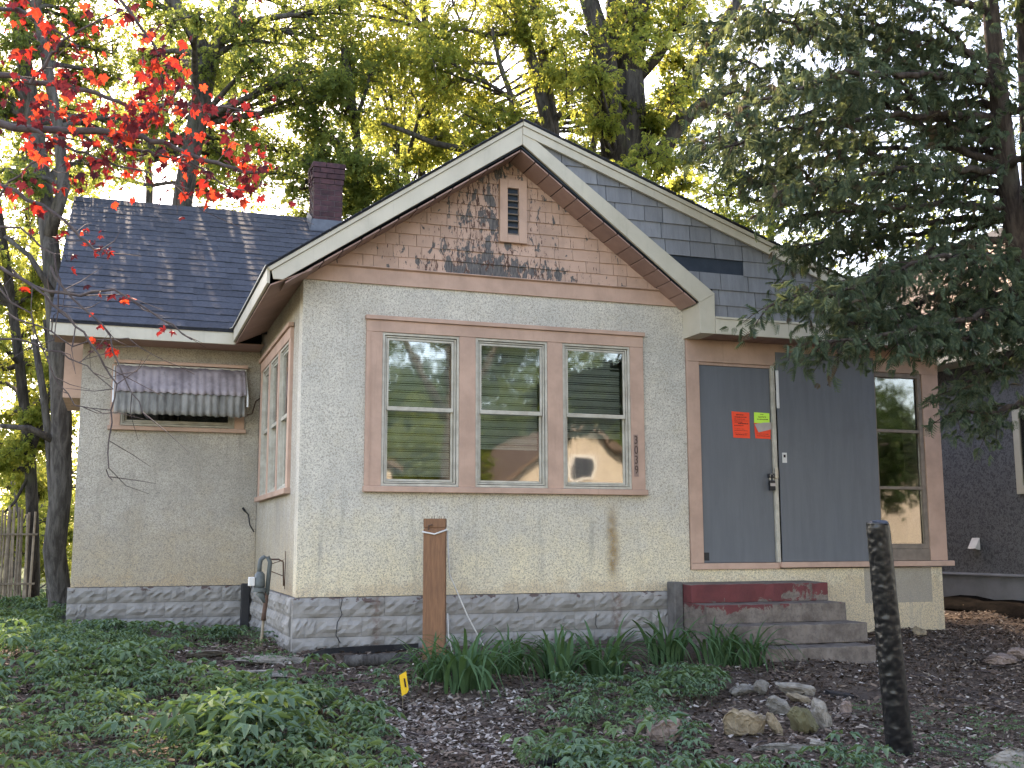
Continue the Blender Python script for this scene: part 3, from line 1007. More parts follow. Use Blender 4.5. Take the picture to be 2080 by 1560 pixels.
def bx(axis, a0, a1, d0, d1, z0, z1):
    return MB().box(a0, a1, d0, d1, z0, z1) if axis == 'x' else MB().box(d0, d1, a0, a1, z0, z1)


def storm_window(axis, a0, a1, z0, z1, rail, blind_bottom, base=0.0, glass='glass', sag=0.0, label=None):
    f = frame4(MB(), a0, a1, z0, z1, 0.022, base - 0.020, base + 0.02, axis)
    win = f.build('window', M['sash'], house, bevel=0.002)
    if label: win['label'] = label
    frame4(MB(), a0 + 0.028, a1 - 0.028, z0 + 0.028, z1 - 0.028, 0.013, base - 0.006, base + 0.035, axis).build('storm_track', M['sash'], win, bevel=0.002)
    frame4(MB(), a0 + 0.046, a1 - 0.046, rail - 0.004, z1 - 0.046, 0.020, base + 0.002, base + 0.026, axis).build('upper_sash', M['sash'], win, bevel=0.002)
    frame4(MB(), a0 + 0.046, a1 - 0.046, z0 + 0.046, rail + 0.016, 0.020, base + 0.028, base + 0.05, axis).build('lower_sash', M['sash'], win, bevel=0.002)
    bx(axis, a0 + 0.05, a1 - 0.05, base - 0.004, base + 0.024, rail - 0.008, rail + 0.030).build('meeting_rail', M['sash'], win, bevel=0.002)
    bx(axis, a0 + 0.06, a1 - 0.06, base + 0.012, base + 0.015, rail + 0.01, z1 - 0.06).build('pane', M[glass], win)
    bx(axis, a0 + 0.06, a1 - 0.06, base + 0.038, base + 0.041, z0 + 0.06, rail + 0.005).build('pane', M[glass], win)
    if blind_bottom is not None:
        m = MB()
        z = z1 - 0.075
        w = a1 - a0 - 0.11
        i = 0
        while z > blind_bottom:
            d = base + 0.12
            t = 0.010 + 0.003 * math.sin(i * 1.7)
            dz = sag * math.sin(i * 0.8)
            lo, hi = a0 + 0.055, a1 - 0.055 - (0.10 if sag and i in (4, 5, 7) else 0)
            if axis == 'x': m.prism([(lo, d - 0.011, z - t), (hi, d - 0.011, z - t + dz), (hi, d + 0.011, z + t + dz), (lo, d + 0.011, z + t)], (0, 0.001, 0.001))
            else: m.prism([(d - 0.011, lo, z - t), (d - 0.011, hi, z - t), (d + 0.011, hi, z + t), (d + 0.011, lo, z + t)], (0.001, 0, 0.001))
            z -= 0.0215
            i += 1
        bl = m.build('blind', M['blind'], win)
        bl['kind'] = 'stuff'
        bx(axis, a0 + 0.05, a1 - 0.05, base + 0.105, base + 0.135, z1 - 0.075, z1 - 0.04).build('blind_rail', M['blind'], win)
    return win


trim = MB()
for (p, q) in ((0.587, 0.74), (1.485, 1.646), (2.382, 2.54), (3.271, 3.417)):
    trim.box(p, q, -0.028, 0.05, 0.99, 2.42)
trim.box(0.587, 3.417, -0.032, 0.05, 2.4205, 2.53)
wt = trim.build('window_trim', M['pink'], house, bevel=0.003)
MB().box(0.575, 3.43, -0.055, -0.002, 2.532, 2.572).build('drip_cap', M['pink'], wt, bevel=0.004)
MB().box(0.575, 3.43, -0.065, 0.06, 0.934, 0.988).build('sill', M['pink'], wt, bevel=0.006)
MB().box(0.62, 0.634, -0.034, -0.0285, 1.0, 2.42).build('bead', M['pink'], wt)
storm_window('x', 0.742, 1.483, 0.992, 2.418, 1.70, 1.08, label='left window of three, blind drawn low')
storm_window('x', 1.648, 2.380, 0.992, 2.418, 1.70, 1.37)
storm_window('x', 2.542, 3.269, 0.992, 2.418, 1.70, 1.50, sag=0.004, label='right window of three with a broken blind')
# side window of three lights
tr2 = MB()
lights = ((0.68, 1.33), (1.43, 2.08), (2.18, 2.80))
for (p, q) in ((0.56, 0.68), (1.33, 1.43), (2.08, 2.18), (2.80, 2.93)):
    tr2.box(-0.028, 0.05, p, q, 0.99, 2.42)
tr2.box(-0.032, 0.05, 0.56, 2.93, 2.4205, 2.53)
ws = tr2.build('window_trim', M['pink'], house, bevel=0.003)
MB().box(-0.055, -0.002, 0.53, 2.95, 2.532, 2.572).build('drip_cap', M['pink'], ws, bevel=0.004)
MB().box(-0.06, 0.06, 0.53, 2.95, 0.934, 0.988).build('sill', M['pink'], ws, bevel=0.006)
for p, q in lights:
    storm_window('y', p + 0.002, q - 0.002, 0.992, 2.418, 1.70, None)
# wing window under its awning
t3 = MB().box(-1.65, -1.54, 3.205, 3.26, 1.79, 2.42).box(-0.28, -0.17, 3.205, 3.26, 1.79, 2.42).box(-1.65, -0.17, 3.201, 3.26, 2.4205, 2.49)
w3 = t3.build('window_trim', M['pink'], house, bevel=0.003)
MB().box(-1.67, -0.15, 3.165, 3.26, 1.742, 1.788).build('sill', M['pink'], w3, bevel=0.005)
storm_window('x', -1.538, -0.282, 1.80, 2.418, 2.12, None, base=3.235)
MB().box(-1.63, -0.15, 3.13, 3.2, 2.497, 2.535).build('awning_header', M['pink'], house, bevel=0.004)


def corrugated(name, mat, p_top, p_bot, x0, x1, parent, sag=0.0, waves=17):
    n = waves * 8
    rows = 5
    vs, fs = [], []
    for r in range(rows + 1):
        u = r / rows
        for i in range(n + 1):
            s = i / n
            w = 0.014 * math.sin(s * waves * 2 * math.pi)
            y = p_top[0] + (p_bot[0] - p_top[0]) * u - w * 0.8 - sag * math.sin(u * math.pi)
            z = p_top[1] + (p_bot[1] - p_top[1]) * u - w * 0.5 + 0.004 * math.sin(s * 40 + r)
            vs.append((x0 + (x1 - x0) * s, y, z))
    for r in range(rows):
        for i in range(n):
            a = r * (n + 1) + i
            fs.append((a, a + 1, a + n + 2, a + n + 1))
    m = MB().add(vs, fs)
    o = m.build(name, mat, parent, smooth=True)
    sm = o.modifiers.new('thick', 'SOLIDIFY')
    sm.thickness = 0.003
    return o


awn = MB().box(-1.60, -0.17, 3.145, 3.2, 2.455, 2.487).build('awning', M['sash'], house)
corrugated('upper_sheet', M['awning'], (3.14, 2.47), (2.915, 2.145), -1.605, -0.185, awn, 0.01)
corrugated('lower_sheet', M['awning_low'], (2.935, 2.165), (2.885, 1.895), -1.61, -0.2, awn, 0.0)
for xx in (-1.635, -0.178):
    MB().prism([(xx, 3.2, 2.47), (xx, 2.93, 2.15), (xx, 2.91, 2.02), (xx, 2.94, 2.02), (xx, 2.96, 2.14), (xx, 3.2, 2.42)], (0.018, 0, 0)).build('bracket', M['white'], awn)
MB().tube([(-0.17, 2.95, 1.93), (-0.10, 3.05, 1.96), (-0.05, 3.18, 2.12), (0.0, 3.2, 2.16)], 0.008, 6).build('awning_rod', M['rust'], awn)

# house number
plate = MB().box(3.293, 3.338, -0.036, -0.029, 1.118, 1.535).build('number_plate', M['plate'], house)


def text_mesh(name, body, size, mat, parent, loc, extrude=0.002, rot=(math.pi / 2, 0, 0)):
    cu = bpy.data.curves.new(name, 'FONT')
    cu.body = body
    cu.size = size
    cu.extrude = extrude
    cu.align_x = 'CENTER'
    cu.align_y = 'CENTER'
    t = bpy.data.objects.new(name, cu)
    COL.objects.link(t)
    bpy.context.view_layer.update()
    me_ = bpy.data.meshes.new_from_object(t)
    bpy.data.objects.remove(t)
    o = link_mesh(name, me_, mat, parent, loc)
    o.rotation_euler = rot
    return o


for i, ch in enumerate('3039'):
    d = text_mesh('digit', ch, 0.118, M['digit'], plate, (3.315, -0.0385, 1.478 - i * 0.099))
    d.scale = (0.72, 1, 1)

# ------------------------------------------------------------------ boarded entry
et = MB().box(3.912, 4.052, -0.025, 0.1, 0.266, 2.312).box(3.912, 7.052, -0.029, 0.1, 2.313, 2.545).box(6.83, 7.052, -0.025, 0.1, 0.272, 2.312)
entry_trim = et.build('entry_trim', M['pink'], house, bevel=0.003)
MB().box(3.912, 4.925, -0.03, 0.1, 0.202, 0.2635).build('threshold', M['pink'], entry_trim, bevel=0.003)
MB().box(4.928, 7.10, -0.075, 0.1, 0.212, 0.268).build('entry_sill', M['pink'], entry_trim, bevel=0.005)
MB().box(4.055, 4.905, -0.012, 0.02, 2.283, 2.311).build('door_head', M['pink'], entry_trim)
door = MB().box(4.057, 4.893, -0.004, 0.022, 0.268, 2.279).build('door_board', M['plywood'], house, bevel=0.002)
door['label'] = 'slate grey plywood sheet over the doorway'
MB().box(4.06, 4.12, -0.007, -0.0045, 0.29, 0.37).build('hole_patch', M['black'], door)
MB().box(4.9, 4.942, -0.03, 0.06, 0.267, 2.312).build('door_post', M['sash'], entry_trim, bevel=0.003)
MB().box(4.945, 4.975, -0.055, -0.04, 1.86, 2.26).build('strip', M['white'], entry_trim, bevel=0.002)
MB().box(4.955, 6.185, -0.043, -0.0305, 0.272, 2.457).build('large_board', M['plywood'], house, bevel=0.002)
sl = frame4(MB(), 6.17, 6.828, 0.40, 2.312, 0.05, -0.012, 0.06).build('sidelight_window', M['frame_brown'], house, bevel=0.003)
MB().box(6.17, 6.828, -0.016, 0.06, 0.272, 0.398).build('lower_panel', M['frame_brown'], sl, bevel=0.003)
for z in (1.655, 1.035):
    MB().box(6.221, 6.777, -0.008, 0.045, z, z + 0.032).build('rail', M['frame_brown'], sl, bevel=0.003)
for (z0, z1) in ((0.452, 1.034), (1.068, 1.654), (1.688, 2.26)):
    MB().box(6.222, 6.776, 0.02, 0.023, z0, z1).build('pane', M['glass_dark'], sl)
MB().box(6.25, 6.6, 1.2, 1.25, 0.4, 1.95).box(6.3, 6.5, 1.19, 1.195, 0.5, 1.5).build('inner_door', M['plywood'], house)
sticker = MB().box(4.99, 5.045, -0.046, -0.0435, 1.29, 1.395).build('sticker', M['white'], house)
MB().box(5.005, 5.03, -0.0475, -0.0462, 1.345, 1.375).build('print', M['ink'], sticker)
# slats of the vent in the kerbside base etc. stay part of the wall

# ------------------------------------------------------------------ notices and lock on the boards
def notice(name, label, poly, y, mat, lines=None, word=None, curl=0.006):
    m = MB().xz(poly, y - 0.0015, y)
    o = m.build(name, mat)
    tag(o, label, 'notice')
    if lines:
        b = MB()
        r = random.Random(len(label))
        for (x0, x1, z, h) in lines:
            x = x0
            while x < x1:
                w = r.uniform(0.006, 0.022)
                b.box(x, min(x + w, x1), y - 0.0024, y - 0.0017, z + r.uniform(-0.001, 0.001), z + h)
                x += w + r.uniform(0.003, 0.006)
        b.build('print', M['ink'], o)['kind'] = 'stuff'
    return o


n1 = notice('paper_notice', 'orange paper notice taped alone on the grey door board', [(4.440, 1.540), (4.635, 1.538), (4.637, 1.806), (4.425, 1.813)], -0.006, M['orange_paper'],
            [(4.48, 4.57, 1.775, 0.008), (4.46, 4.60, 1.752, 0.007), (4.455, 4.58, 1.732, 0.004), (4.455, 4.62, 1.716, 0.003), (4.46, 4.55, 1.70, 0.006), (4.50, 4.62, 1.684, 0.009), (4.455, 4.56, 1.664, 0.006), (4.455, 4.57, 1.63, 0.003), (4.455, 4.61, 1.612, 0.004), (4.46, 4.61, 1.588, 0.003), (4.47, 4.60, 1.57, 0.005)])
n2 = notice('paper_notice', 'second orange paper half hidden under the lime green notice', [(4.70, 1.540), (4.880, 1.537), (4.889, 1.700), (4.688, 1.715)], -0.006, M['orange_paper'],
            [(4.72, 4.86, 1.585, 0.004), (4.72, 4.87, 1.565, 0.004)])
n3 = notice('paper_notice', 'lime green paper notice at the edge of the door board', [(4.689, 1.700), (4.874, 1.700), (4.875, 1.808), (4.691, 1.812)], -0.009, M['green_paper'],
            [(4.765, 4.805, 1.789, 0.006), (4.725, 4.855, 1.737, 0.007)])
text_mesh('word', 'NOTICE', 0.026, M['ink'], n3, (4.788, -0.0112, 1.763), 0.0004)
n4 = notice('folded_paper', 'grey folded paper hanging over the lime notice', [(4.689, 1.688), (4.735, 1.602), (4.893, 1.640), (4.893, 1.712), (4.80, 1.706)], -0.014, M['grey_paper'])
lock = empty('padlock', (4.88, -0.04, 1.0), 'small black padlock and hasp between the two grey boards', 'padlock')
MB().box(4.888, 4.925, -0.066, -0.031, 1.125, 1.235).build('hasp', M['steel'], lock, bevel=0.003)
MB().box(4.815, 4.90, -0.05, -0.028, 1.13, 1.175).build('latch', M['black'], lock, bevel=0.004)
MB().tube([(4.835, -0.045, 1.10), (4.835, -0.045, 1.15), (4.845, -0.045, 1.17), (4.865, -0.045, 1.17), (4.875, -0.045, 1.15), (4.875, -0.045, 1.10)], 0.006, 6).build('shackle', M['steel'], lock)
MB().box(4.822, 4.888, -0.062, -0.028, 1.0, 1.105).build('lock_body', M['black'], lock, bevel=0.006)
MB().box(4.825, 4.885, -0.0635, -0.0622, 1.045, 1.075).build('lock_label', M['grey_paper'], lock)

# ------------------------------------------------------------------ concrete steps
steps = empty('concrete_steps', (4.47, -0.7, -0.6), 'worn concrete steps with flaking red paint below the boarded door', 'steps')
for i, (yf, zt, xr) in enumerate(((-0.40, 0.072, 5.235), (-0.68, -0.108, 5.24), (-0.96, -0.286, 5.265), (-1.24, -0.47, 5.14))):
    m = MB()
    n = 22
    r = random.Random(i + 3)
    zb = zt - (0.18 if i < 3 else 0.3)
    top_f, bot_f, top_b = [], [], []
    for k in range(n + 1):
        u = k / n
        x = 3.70 + (xr - 3.70) * u
        ch = 0.0 if r.random() > 0.3 else r.uniform(0.0, 0.016)
        top_f.append((x, yf + ch + 0.004 * math.sin(k), zt - ch * 0.7))
        bot_f.append((x, yf + 0.006 * math.sin(k * 1.3), zb + 0.002))
        top_b.append((x, -0.003, zt + 0.008))
    vs = top_f + bot_f + top_b + [(x, -0.003, zb + 0.002) for (x, _, _) in top_b]
    q = n + 1
    fs = []
    for k in range(n):
        fs += [(q + k, q + k + 1, k + 1, k), (k, k + 1, 2 * q + k + 1, 2 * q + k), (3 * q + k, 3 * q + k + 1, q + k + 1, q + k), (2 * q + k, 2 * q + k + 1, 3 * q + k + 1, 3 * q + k)]
    fs += [(0, 2 * q, 3 * q, q), (n, q + n, 3 * q + n, 2 * q + n)]
    m.add(vs, fs)
    m.build('step', M['step'], steps, bevel=0.008)
MB().box(3.60, 3.693, -0.24, -0.075, -0.65, 0.092).build('cheek_wall', M['concrete'], steps, bevel=0.012)

# ------------------------------------------------------------------ things that stand in the yard
post = empty('timber_post', (1.10, -0.62, -0.56), 'stout brown square timber post standing before the front wall', 'post')
pa = ground_at(882, 1335)
pb = Vector((pa[0], pa[1], pa[2] - 0.05))
WLOC['timber_post'] = pb
post.location = pb
pw = 0.096
yaw_p = math.radians(-19)


def rotz_pts(vs, c, a):
    ca, sa = math.cos(a), math.sin(a)
    return [(c[0] + (x - c[0]) * ca - (y - c[1]) * sa, c[1] + (x - c[0]) * sa + (y - c[1]) * ca, z) for x, y, z in vs]


def rot_box(x0, x1, y0, y1, z0, z1, c, a):
    m = MB().box(x0, x1, y0, y1, z0, z1)
    m.V = rotz_pts(m.V, c, a)
    return m


ptop = pb.z + 1.235
rot_box(pb.x - pw, pb.x + pw, pb.y - pw, pb.y + pw, pb.z - 0.2, ptop - 0.088, pb, yaw_p).build('shaft', M['post'], post, bevel=0.006)
rot_box(pb.x - pw + 0.007, pb.x + pw - 0.007, pb.y - pw + 0.007, pb.y + pw - 0.007, ptop - 0.0875, ptop - 0.0785, pb, yaw_p).build('saw_cut', M['post'], post)
rot_box(pb.x - pw, pb.x + pw, pb.y - pw, pb.y + pw, ptop - 0.078, ptop, pb, yaw_p).build('cap_block', M['post'], post, bevel=0.005)
for dx in (-0.02, 0.03, 0.05, 0.08, -0.045):
    MB().tube([(pb.x + dx, pb.y - 0.03 + dx * 0.4, ptop - 0.01), (pb.x + dx + 0.003, pb.y - 0.03 + dx * 0.4, ptop + 0.022)], 0.0025, 5).build('nail', M['rust'], post)
fx = Vector((math.cos(yaw_p), math.sin(yaw_p), 0))
fy = Vector((-math.sin(yaw_p), math.cos(yaw_p), 0))
pf = pb - fy * (pw + 0.004)
MB().tube([pf - fx * 0.05 + Vector((0, 0, ptop - pb.z - 0.10)), pf - fx * 0.05 + Vector((0, 0, ptop - pb.z - 0.06)), pf - fx * 0.02 - fy * 0.02 + Vector((0, 0, ptop - pb.z - 0.055))], 0.007, 6).build('hook', M['rust'], post)
q = pw + 0.006
zc_ = ptop - 0.115
ring = [pb - fx * q - fy * q, pb - fy * (q + 0.002), pb + fx * q - fy * q, pb + fx * q + fy * q, pb - fx * q + fy * q, pb - fx * q - fy * q]
pts = [Vector((p.x, p.y, zc_ + dz)) for p, dz in zip(ring, (0.0, -0.02, 0.015, 0.01, 0.01, 0.0))]
g1 = Vector(ground_at(985, 1290)); g1.y += 0.2
tail = [Vector((ring[3].x, ring[3].y, zc_)), pb + fx * 0.12 + fy * 0.15 + Vector((0, 0, 0.75)), pb + fx * 0.28 + fy * 0.22 + Vector((0, 0, 0.38)), pb + fx * 0.48 + fy * 0.2 + Vector((0, 0, 0.02))]
cord = MB().tube(pts, 0.0075, 6).tube(tail, 0.0065, 6).tube([pb + fx * (q + 0.01) + Vector((0, 0, 0.42)), pb + fx * (q + 0.02) + Vector((0, 0, 0.22)), pb + fx * (q + 0.07) + Vector((0, 0, 0.02))], 0.007, 6).build('cord', M['cord'], smooth=True)
tag(cord, 'thin white cord tied round the top of the brown post', 'cord')

# black wrapped pole in the foreground
pole_b = Vector(ground_at(1829, 1535))
pole_t = Vector(at(1783, 1062, float(np.dot(np.array(pole_b) - CAM, FWD)) - 0.06))
n, rings = 44, 170
vs, fs = [], []
ax_ = pole_t - pole_b
for j in range(rings + 1):
    u = j / rings
    c = pole_b - ax_ * 0.06 + ax_ * 1.06 * u
    rad = 0.083 - 0.014 * u
    for i in range(n):
        a = 2 * math.pi * i / n
        cr = 0.5 + 0.5 * math.cos(a - math.radians(200))          # the crumpled flank
        q1 = mnoise.noise(Vector((math.cos(a) * 2.2, math.sin(a) * 2.2, u * 26)))
        q2 = mnoise.noise(Vector((math.cos(a) * 4.5 + 9, math.sin(a) * 4.5, u * 55 + 2 * q1)))
        w = (0.12 + cr ** 3) * 0.011 * ((0.5 - abs(q1) * 1.6) + 0.6 * (0.4 - abs(q2) * 1.4))
        t_ = (rad + w) * (1 if u < 0.985 else 0.97 + 0.03 * math.sin(a * 3))
        vs.append((c.x + math.cos(a) * t_, c.y + math.sin(a) * t_, c.z + (0.01 * math.sin(a * 2 + 1) if j == rings else 0)))
for j in range(rings):
    for i in range(n):
        fs.append((j * n + i, j * n + (i + 1) % n, (j + 1) * n + (i + 1) % n, (j + 1) * n + i))
fs.append(tuple(rings * n + i for i in range(n)))
wp = empty('wrapped_pole', pole_b, 'leaning pole wrapped in crumpled black plastic beside the steps', 'pole')
MB().add(vs, fs).build('plastic_wrap', M['wrap'], wp, smooth=True)
tp = pole_t
MB().tube([tp - ax_.normalized() * 0.05, tp + ax_.normalized() * 0.006], [0.064, 0.060], 20).build('pole_end', M['felt'], wp)

# gas riser by the corner
gp = Vector((-0.20, 0.58, -0.50))
gas = empty('gas_regulator', gp, 'grey gas riser pipe with regulator beside the corner of the house', 'gas regulator')
x, y = gp.x, gp.y
MB().tube([(x - 0.03, y, -0.62), (x - 0.005, y, -0.22)], 0.013, 8).build('riser_base', M['brass'], gas, smooth=True)
MB().tube([(x - 0.005, y, -0.23), (x, y, -0.16), (x + 0.012, y, -0.05), (x + 0.02, y, 0.06)], [0.024, 0.02, 0.022, 0.018], 10).build('riser_pipe', M['rust'], gas, smooth=True)
MB().tube([(x + 0.02, y, 0.0), (x + 0.04, y, 0.30), (x + 0.02, y, 0.345), (x - 0.01, y, 0.35), (x - 0.045, y, 0.325), (x - 0.055, y, 0.27), (x - 0.055, y, 0.2)], 0.021, 10).build('bend', M['pipe'], gas, smooth=True)
MB().tube([(x - 0.05, y, 0.07), (x - 0.05, y, 0.10), (x - 0.05, y, 0.19), (x - 0.05, y, 0.215)], [0.05, 0.052, 0.045, 0.025], 16).build('regulator_body', M['pipe'], gas, smooth=True)
MB().tube([(x - 0.05, y, 0.03), (x - 0.05, y, 0.065)], 0.063, 18).build('diaphragm', M['pipe'], gas, bevel=0.004)
MB().tube([(x - 0.05, y, 0.03), (x - 0.02, y, -0.02), (x + 0.01, y, -0.07)], [0.04, 0.026, 0.02], 10).build('lower_neck', M['pipe'], gas, smooth=True)
MB().box(x - 0.15, x - 0.095, y - 0.03, y + 0.05, 0.085, 0.165).build('meter_box', M['white'], gas, bevel=0.006)
MB().tube([(x + 0.04, y, 0.325), (x + 0.12, y + 0.01, 0.325), (x + 0.165, y + 0.02, 0.30), (x + 0.17, y + 0.02, 0.16), (x + 0.175, y + 0.02, 0.08)], 0.008, 7).build('breather_pipe', M['rust'], gas, smooth=True)
MB().tube([(x + 0.185, y + 0.03, 0.40), (x + 0.185, y + 0.03, 0.05)], 0.004, 5).build('bracket_bar', M['rust'], gas)
MB().tube([(x + 0.04, y, 0.28), (x + 0.17, y + 0.02, 0.32)], 0.004, 5).build('brace', M['rust'], gas)
MB().tube([(x + 0.04, y, 0.22), (x + 0.17, y + 0.02, 0.17)], 0.004, 5).build('brace', M['rust'], gas)
ds = MB().box(-0.155, -0.06, 3.06, 3.15, -0.55, 0.02).build('drain_pipe', M['black'], None, bevel=0.01)
tag(ds, 'short black square drain pipe in the inner wall corner', 'drain pipe')
vn = MB().tube([(-0.14, 3.2, 0.85), (-0.09, 3.21, 0.80), (-0.07, 3.2, 0.68), (-0.02, 3.2, 0.60)], 0.008, 6).tube([(-0.16, 3.2, 0.88), (-0.13, 3.2, 0.84)], 0.014, 6).build('cable_stub', M['black'])
tag(vn, 'dark cable stub poking from the grimy side wing wall', 'cable')

# black edging along the front foundation
ed = MB()
P = [ground_at(px, py) for px, py in ((612, 1338), (660, 1330), (720, 1326), (800, 1322), (850, 1320))]
for i in range(len(P) - 1):
    a, b = P[i], P[i + 1]
    ed.add([(a[0], a[1], a[2] - 0.05), (b[0], b[1], b[2] - 0.05), (b[0], b[1], b[2] + 0.055), (a[0], a[1], a[2] + 0.02 + 0.035 * min(i, 1)), (a[0], a[1] + 0.01, a[2] - 0.05), (b[0], b[1] + 0.01, b[2] - 0.05), (b[0], b[1] + 0.01, b[2] + 0.055), (a[0], a[1] + 0.01, a[2] + 0.02 + 0.035 * min(i, 1))],
           [(0, 1, 2, 3), (5, 4, 7, 6), (3, 2, 6, 7), (0, 3, 7, 4), (1, 5, 6, 2)])
tag(ed.build('garden_edging', M['black']), 'strip of black plastic edging along the foundation', 'edging')

# yellow tag on a stake
tg = Vector(ground_at(818, 1440))
flag = empty('yellow_tag', tg, 'small yellow tag on a wire stake left of the lilies', 'tag')
MB().tube([tg + Vector((0, 0, -0.05)), tg + Vector((0.0, 0.0, 0.16)), tg + Vector((0.012, -0.01, 0.245))], 0.003, 5).build('stake', M['brass'], flag)
tz = tg.z
MB().prism([(tg.x - 0.03, tg.y - 0.008, tz + 0.235), (tg.x + 0.018, tg.y - 0.014, tz + 0.262), (tg.x + 0.038, tg.y - 0.016, tz + 0.13), (tg.x + 0.026, tg.y - 0.014, tz + 0.11), (tg.x - 0.01, tg.y - 0.01, tz + 0.09)], (0.001, 0.003, 0)).build('tag_plate', M['yellow'], flag)
MB().prism([(tg.x + 0.0, tg.y - 0.0165, tz + 0.215), (tg.x + 0.012, tg.y - 0.0175, tz + 0.212), (tg.x + 0.022, tg.y - 0.018, tz + 0.15), (tg.x + 0.01, tg.y - 0.017, tz + 0.153)], (0, 0.002, 0)).build('mark', M['ink'], flag)


# ------------------------------------------------------------------ stones
def stone(name, label, px, py, size, mat, seed, yaw=0.0, tilt=(0, 0), sink=0.25, angular=0.35, cat='stone', group=None):
    r = np.random.default_rng(seed)
    import bmesh
    bm = bmesh.new()
    bmesh.ops.create_icosphere(bm, subdivisions=4, radius=1.0)
    cuts = []
    for _ in range(9):
        nn = r.normal(size=3)
        nn /= np.linalg.norm(nn)
        cuts.append((nn, r.uniform(0.42, 0.8)))
    for v in bm.verts:
        p = np.array(v.co)
        p = np.sign(p) * np.abs(p) ** (1 - angular)              # boxier than a ball
        for nn, d in cuts:
            e = p @ nn - d
            if e > 0: p = p - nn * e * 0.9
        p = p + 0.06 * np.sin(p[[1, 2, 0]] * 7 + seed) + r.normal(size=3) * 0.035
        v.co = Vector(p)
    me_ = bpy.data.meshes.new(name)
    bm.to_mesh(me_)
    bm.free()
    g = ground_at(px, py)
    o = link_mesh(name, me_, M[mat], None, (g[0], g[1], g[2] + size[2] * (1 - 2 * sink)))
    if cat == 'stone':
        size = tuple(v * 1.16 for v in size)
        o.location.z += size[2] * 0.12
    o.scale = size
    o.rotation_euler = (tilt[0], tilt[1], yaw)
    return tag(o, label, cat, group)


stone('rock', 'big tan limestone rock lowest left in the rock pile', 1508, 1492, (0.125, 0.085, 0.105), 'limestone_tan', 1, 0.2, (0.2, 0.15))
stone('rock', 'tall pale grey slab leaning in the rock pile', 1672, 1478, (0.065, 0.06, 0.14), 'limestone', 2, 0.3, (0.0, -0.5))
stone('rock', 'mossy brown rock leaning left of the pale slab', 1632, 1488, (0.075, 0.07, 0.125), 'limestone_mossy', 3, 0.1, (0.0, -0.45))
stone('rock', 'narrow yellowish stone wedge between tan and mossy rocks', 1572, 1492, (0.035, 0.04, 0.085), 'limestone_tan', 4, 0.0, (0.0, -0.6))
stone('rock', 'grey white triangular rock behind the yellowish wedge', 1575, 1452, (0.085, 0.06, 0.07), 'limestone', 5, -0.3, (0.3, 0.4))
stone('rock', 'whitish squared rock at the left end of the back row', 1508, 1408, (0.095, 0.06, 0.05), 'limestone', 6, 0.1)
stone('rock', 'rounded whitish rock second in the back row', 1548, 1410, (0.068, 0.055, 0.058), 'limestone', 7, 0.8)
stone('rock', 'long flat mossy grey rock at the right of the back row', 1612, 1410, (0.15, 0.06, 0.048), 'limestone', 8, -0.15, (0, 0.08))
stone('rock', 'smaller tan flat rock under the long back row rock', 1625, 1428, (0.09, 0.05, 0.035), 'limestone_tan', 9, -0.2, (0, 0.25))
stone('rock', 'pinkish knobbly rock among weeds nearest the viewer', 1352, 1512, (0.095, 0.08, 0.09), 'limestone_pink', 10, 0.3)
stone('rock', 'rounded speckled rock half hidden behind the pinkish rock', 1315, 1470, (0.075, 0.06, 0.075), 'limestone_pink', 11, 0.6)
stone('rock', 'brown pointed stone right of the leaning pale slab', 1720, 1455, (0.055, 0.04, 0.06), 'limestone_pink', 12, 0.2, (0, 0.2))
stone('rock', 'low broken white stone strip at the front of the rock pile', 1590, 1525, (0.19, 0.06, 0.035), 'limestone', 13, -0.12)
stone('rock', 'small crumbled white stone beside the front stone strip', 1665, 1520, (0.06, 0.045, 0.035), 'limestone', 14, 0.4)
stone('rock', 'pale stone at the bottom right corner of the yard', 2060, 1560, (0.16, 0.12, 0.07), 'limestone', 15, 0.2)
stone('rock', 'flat slate grey stone pile by the right yard edge', 2030, 1345, (0.20, 0.13, 0.05), 'limestone_pink', 16, 0.3)
stone('rock', 'second flat stone leaning at the right frame edge', 2078, 1340, (0.14, 0.1, 0.06), 'limestone_pink', 17, -0.4)
stone('rock', 'small tan stone at the foot of the entry corner', 1868, 1290, (0.085, 0.06, 0.06), 'limestone_tan', 18, 0.3)
stone('rock', 'yellowish flat stone between lilies and weeds', 1192, 1393, (0.055, 0.04, 0.03), 'limestone_tan', 19, 0.1)
stone('paving_slab', 'long weathered flat slab among weeds left of the corner', 445, 1374, (0.42, 0.075, 0.03), 'limestone', 20, -0.16, cat='slab', angular=0.5)
stone('paving_slab', 'tilted flat slab below the gas riser, left one', 415, 1335, (0.17, 0.11, 0.03), 'limestone', 21, 0.3, (-0.35, 0.12), cat='slab', angular=0.5)
stone('paving_slab', 'flat grey slab lying right under the gas riser', 555, 1345, (0.30, 0.12, 0.035), 'limestone', 22, -0.2, cat='slab', angular=0.5)
stone('paving_slab', 'small triangular slab in front of the gas riser', 552, 1375, (0.14, 0.08, 0.03), 'limestone', 23, 0.15, cat='slab', angular=0.5)
tag(MB().tube([Vector(ground_at(700, 1352)) + Vector((0, 0, 0.035)), Vector(ground_at(775, 1350)) + Vector((0, 0, 0.04)), Vector(ground_at(845, 1345)) + Vector((0, 0, 0.035))], [0.05, 0.055, 0.045], 9).build('rotten_log', M['bark'], smooth=True), 'short weathered log lying left of the brown post', 'log')
tag(MB().box(-0.1, 0.1, -0.05, 0.05, 0, 0.03).build('plastic_scrap', M['black'], None, origin=(0, 0, 0)), 'black plastic scrap on mulch right of the back row rocks', 'scrap')
o = bpy.data.objects['plastic_scrap']
o.location = Vector(ground_at(1705, 1415))
o.rotation_euler = (0.1, 0.15, -0.25)
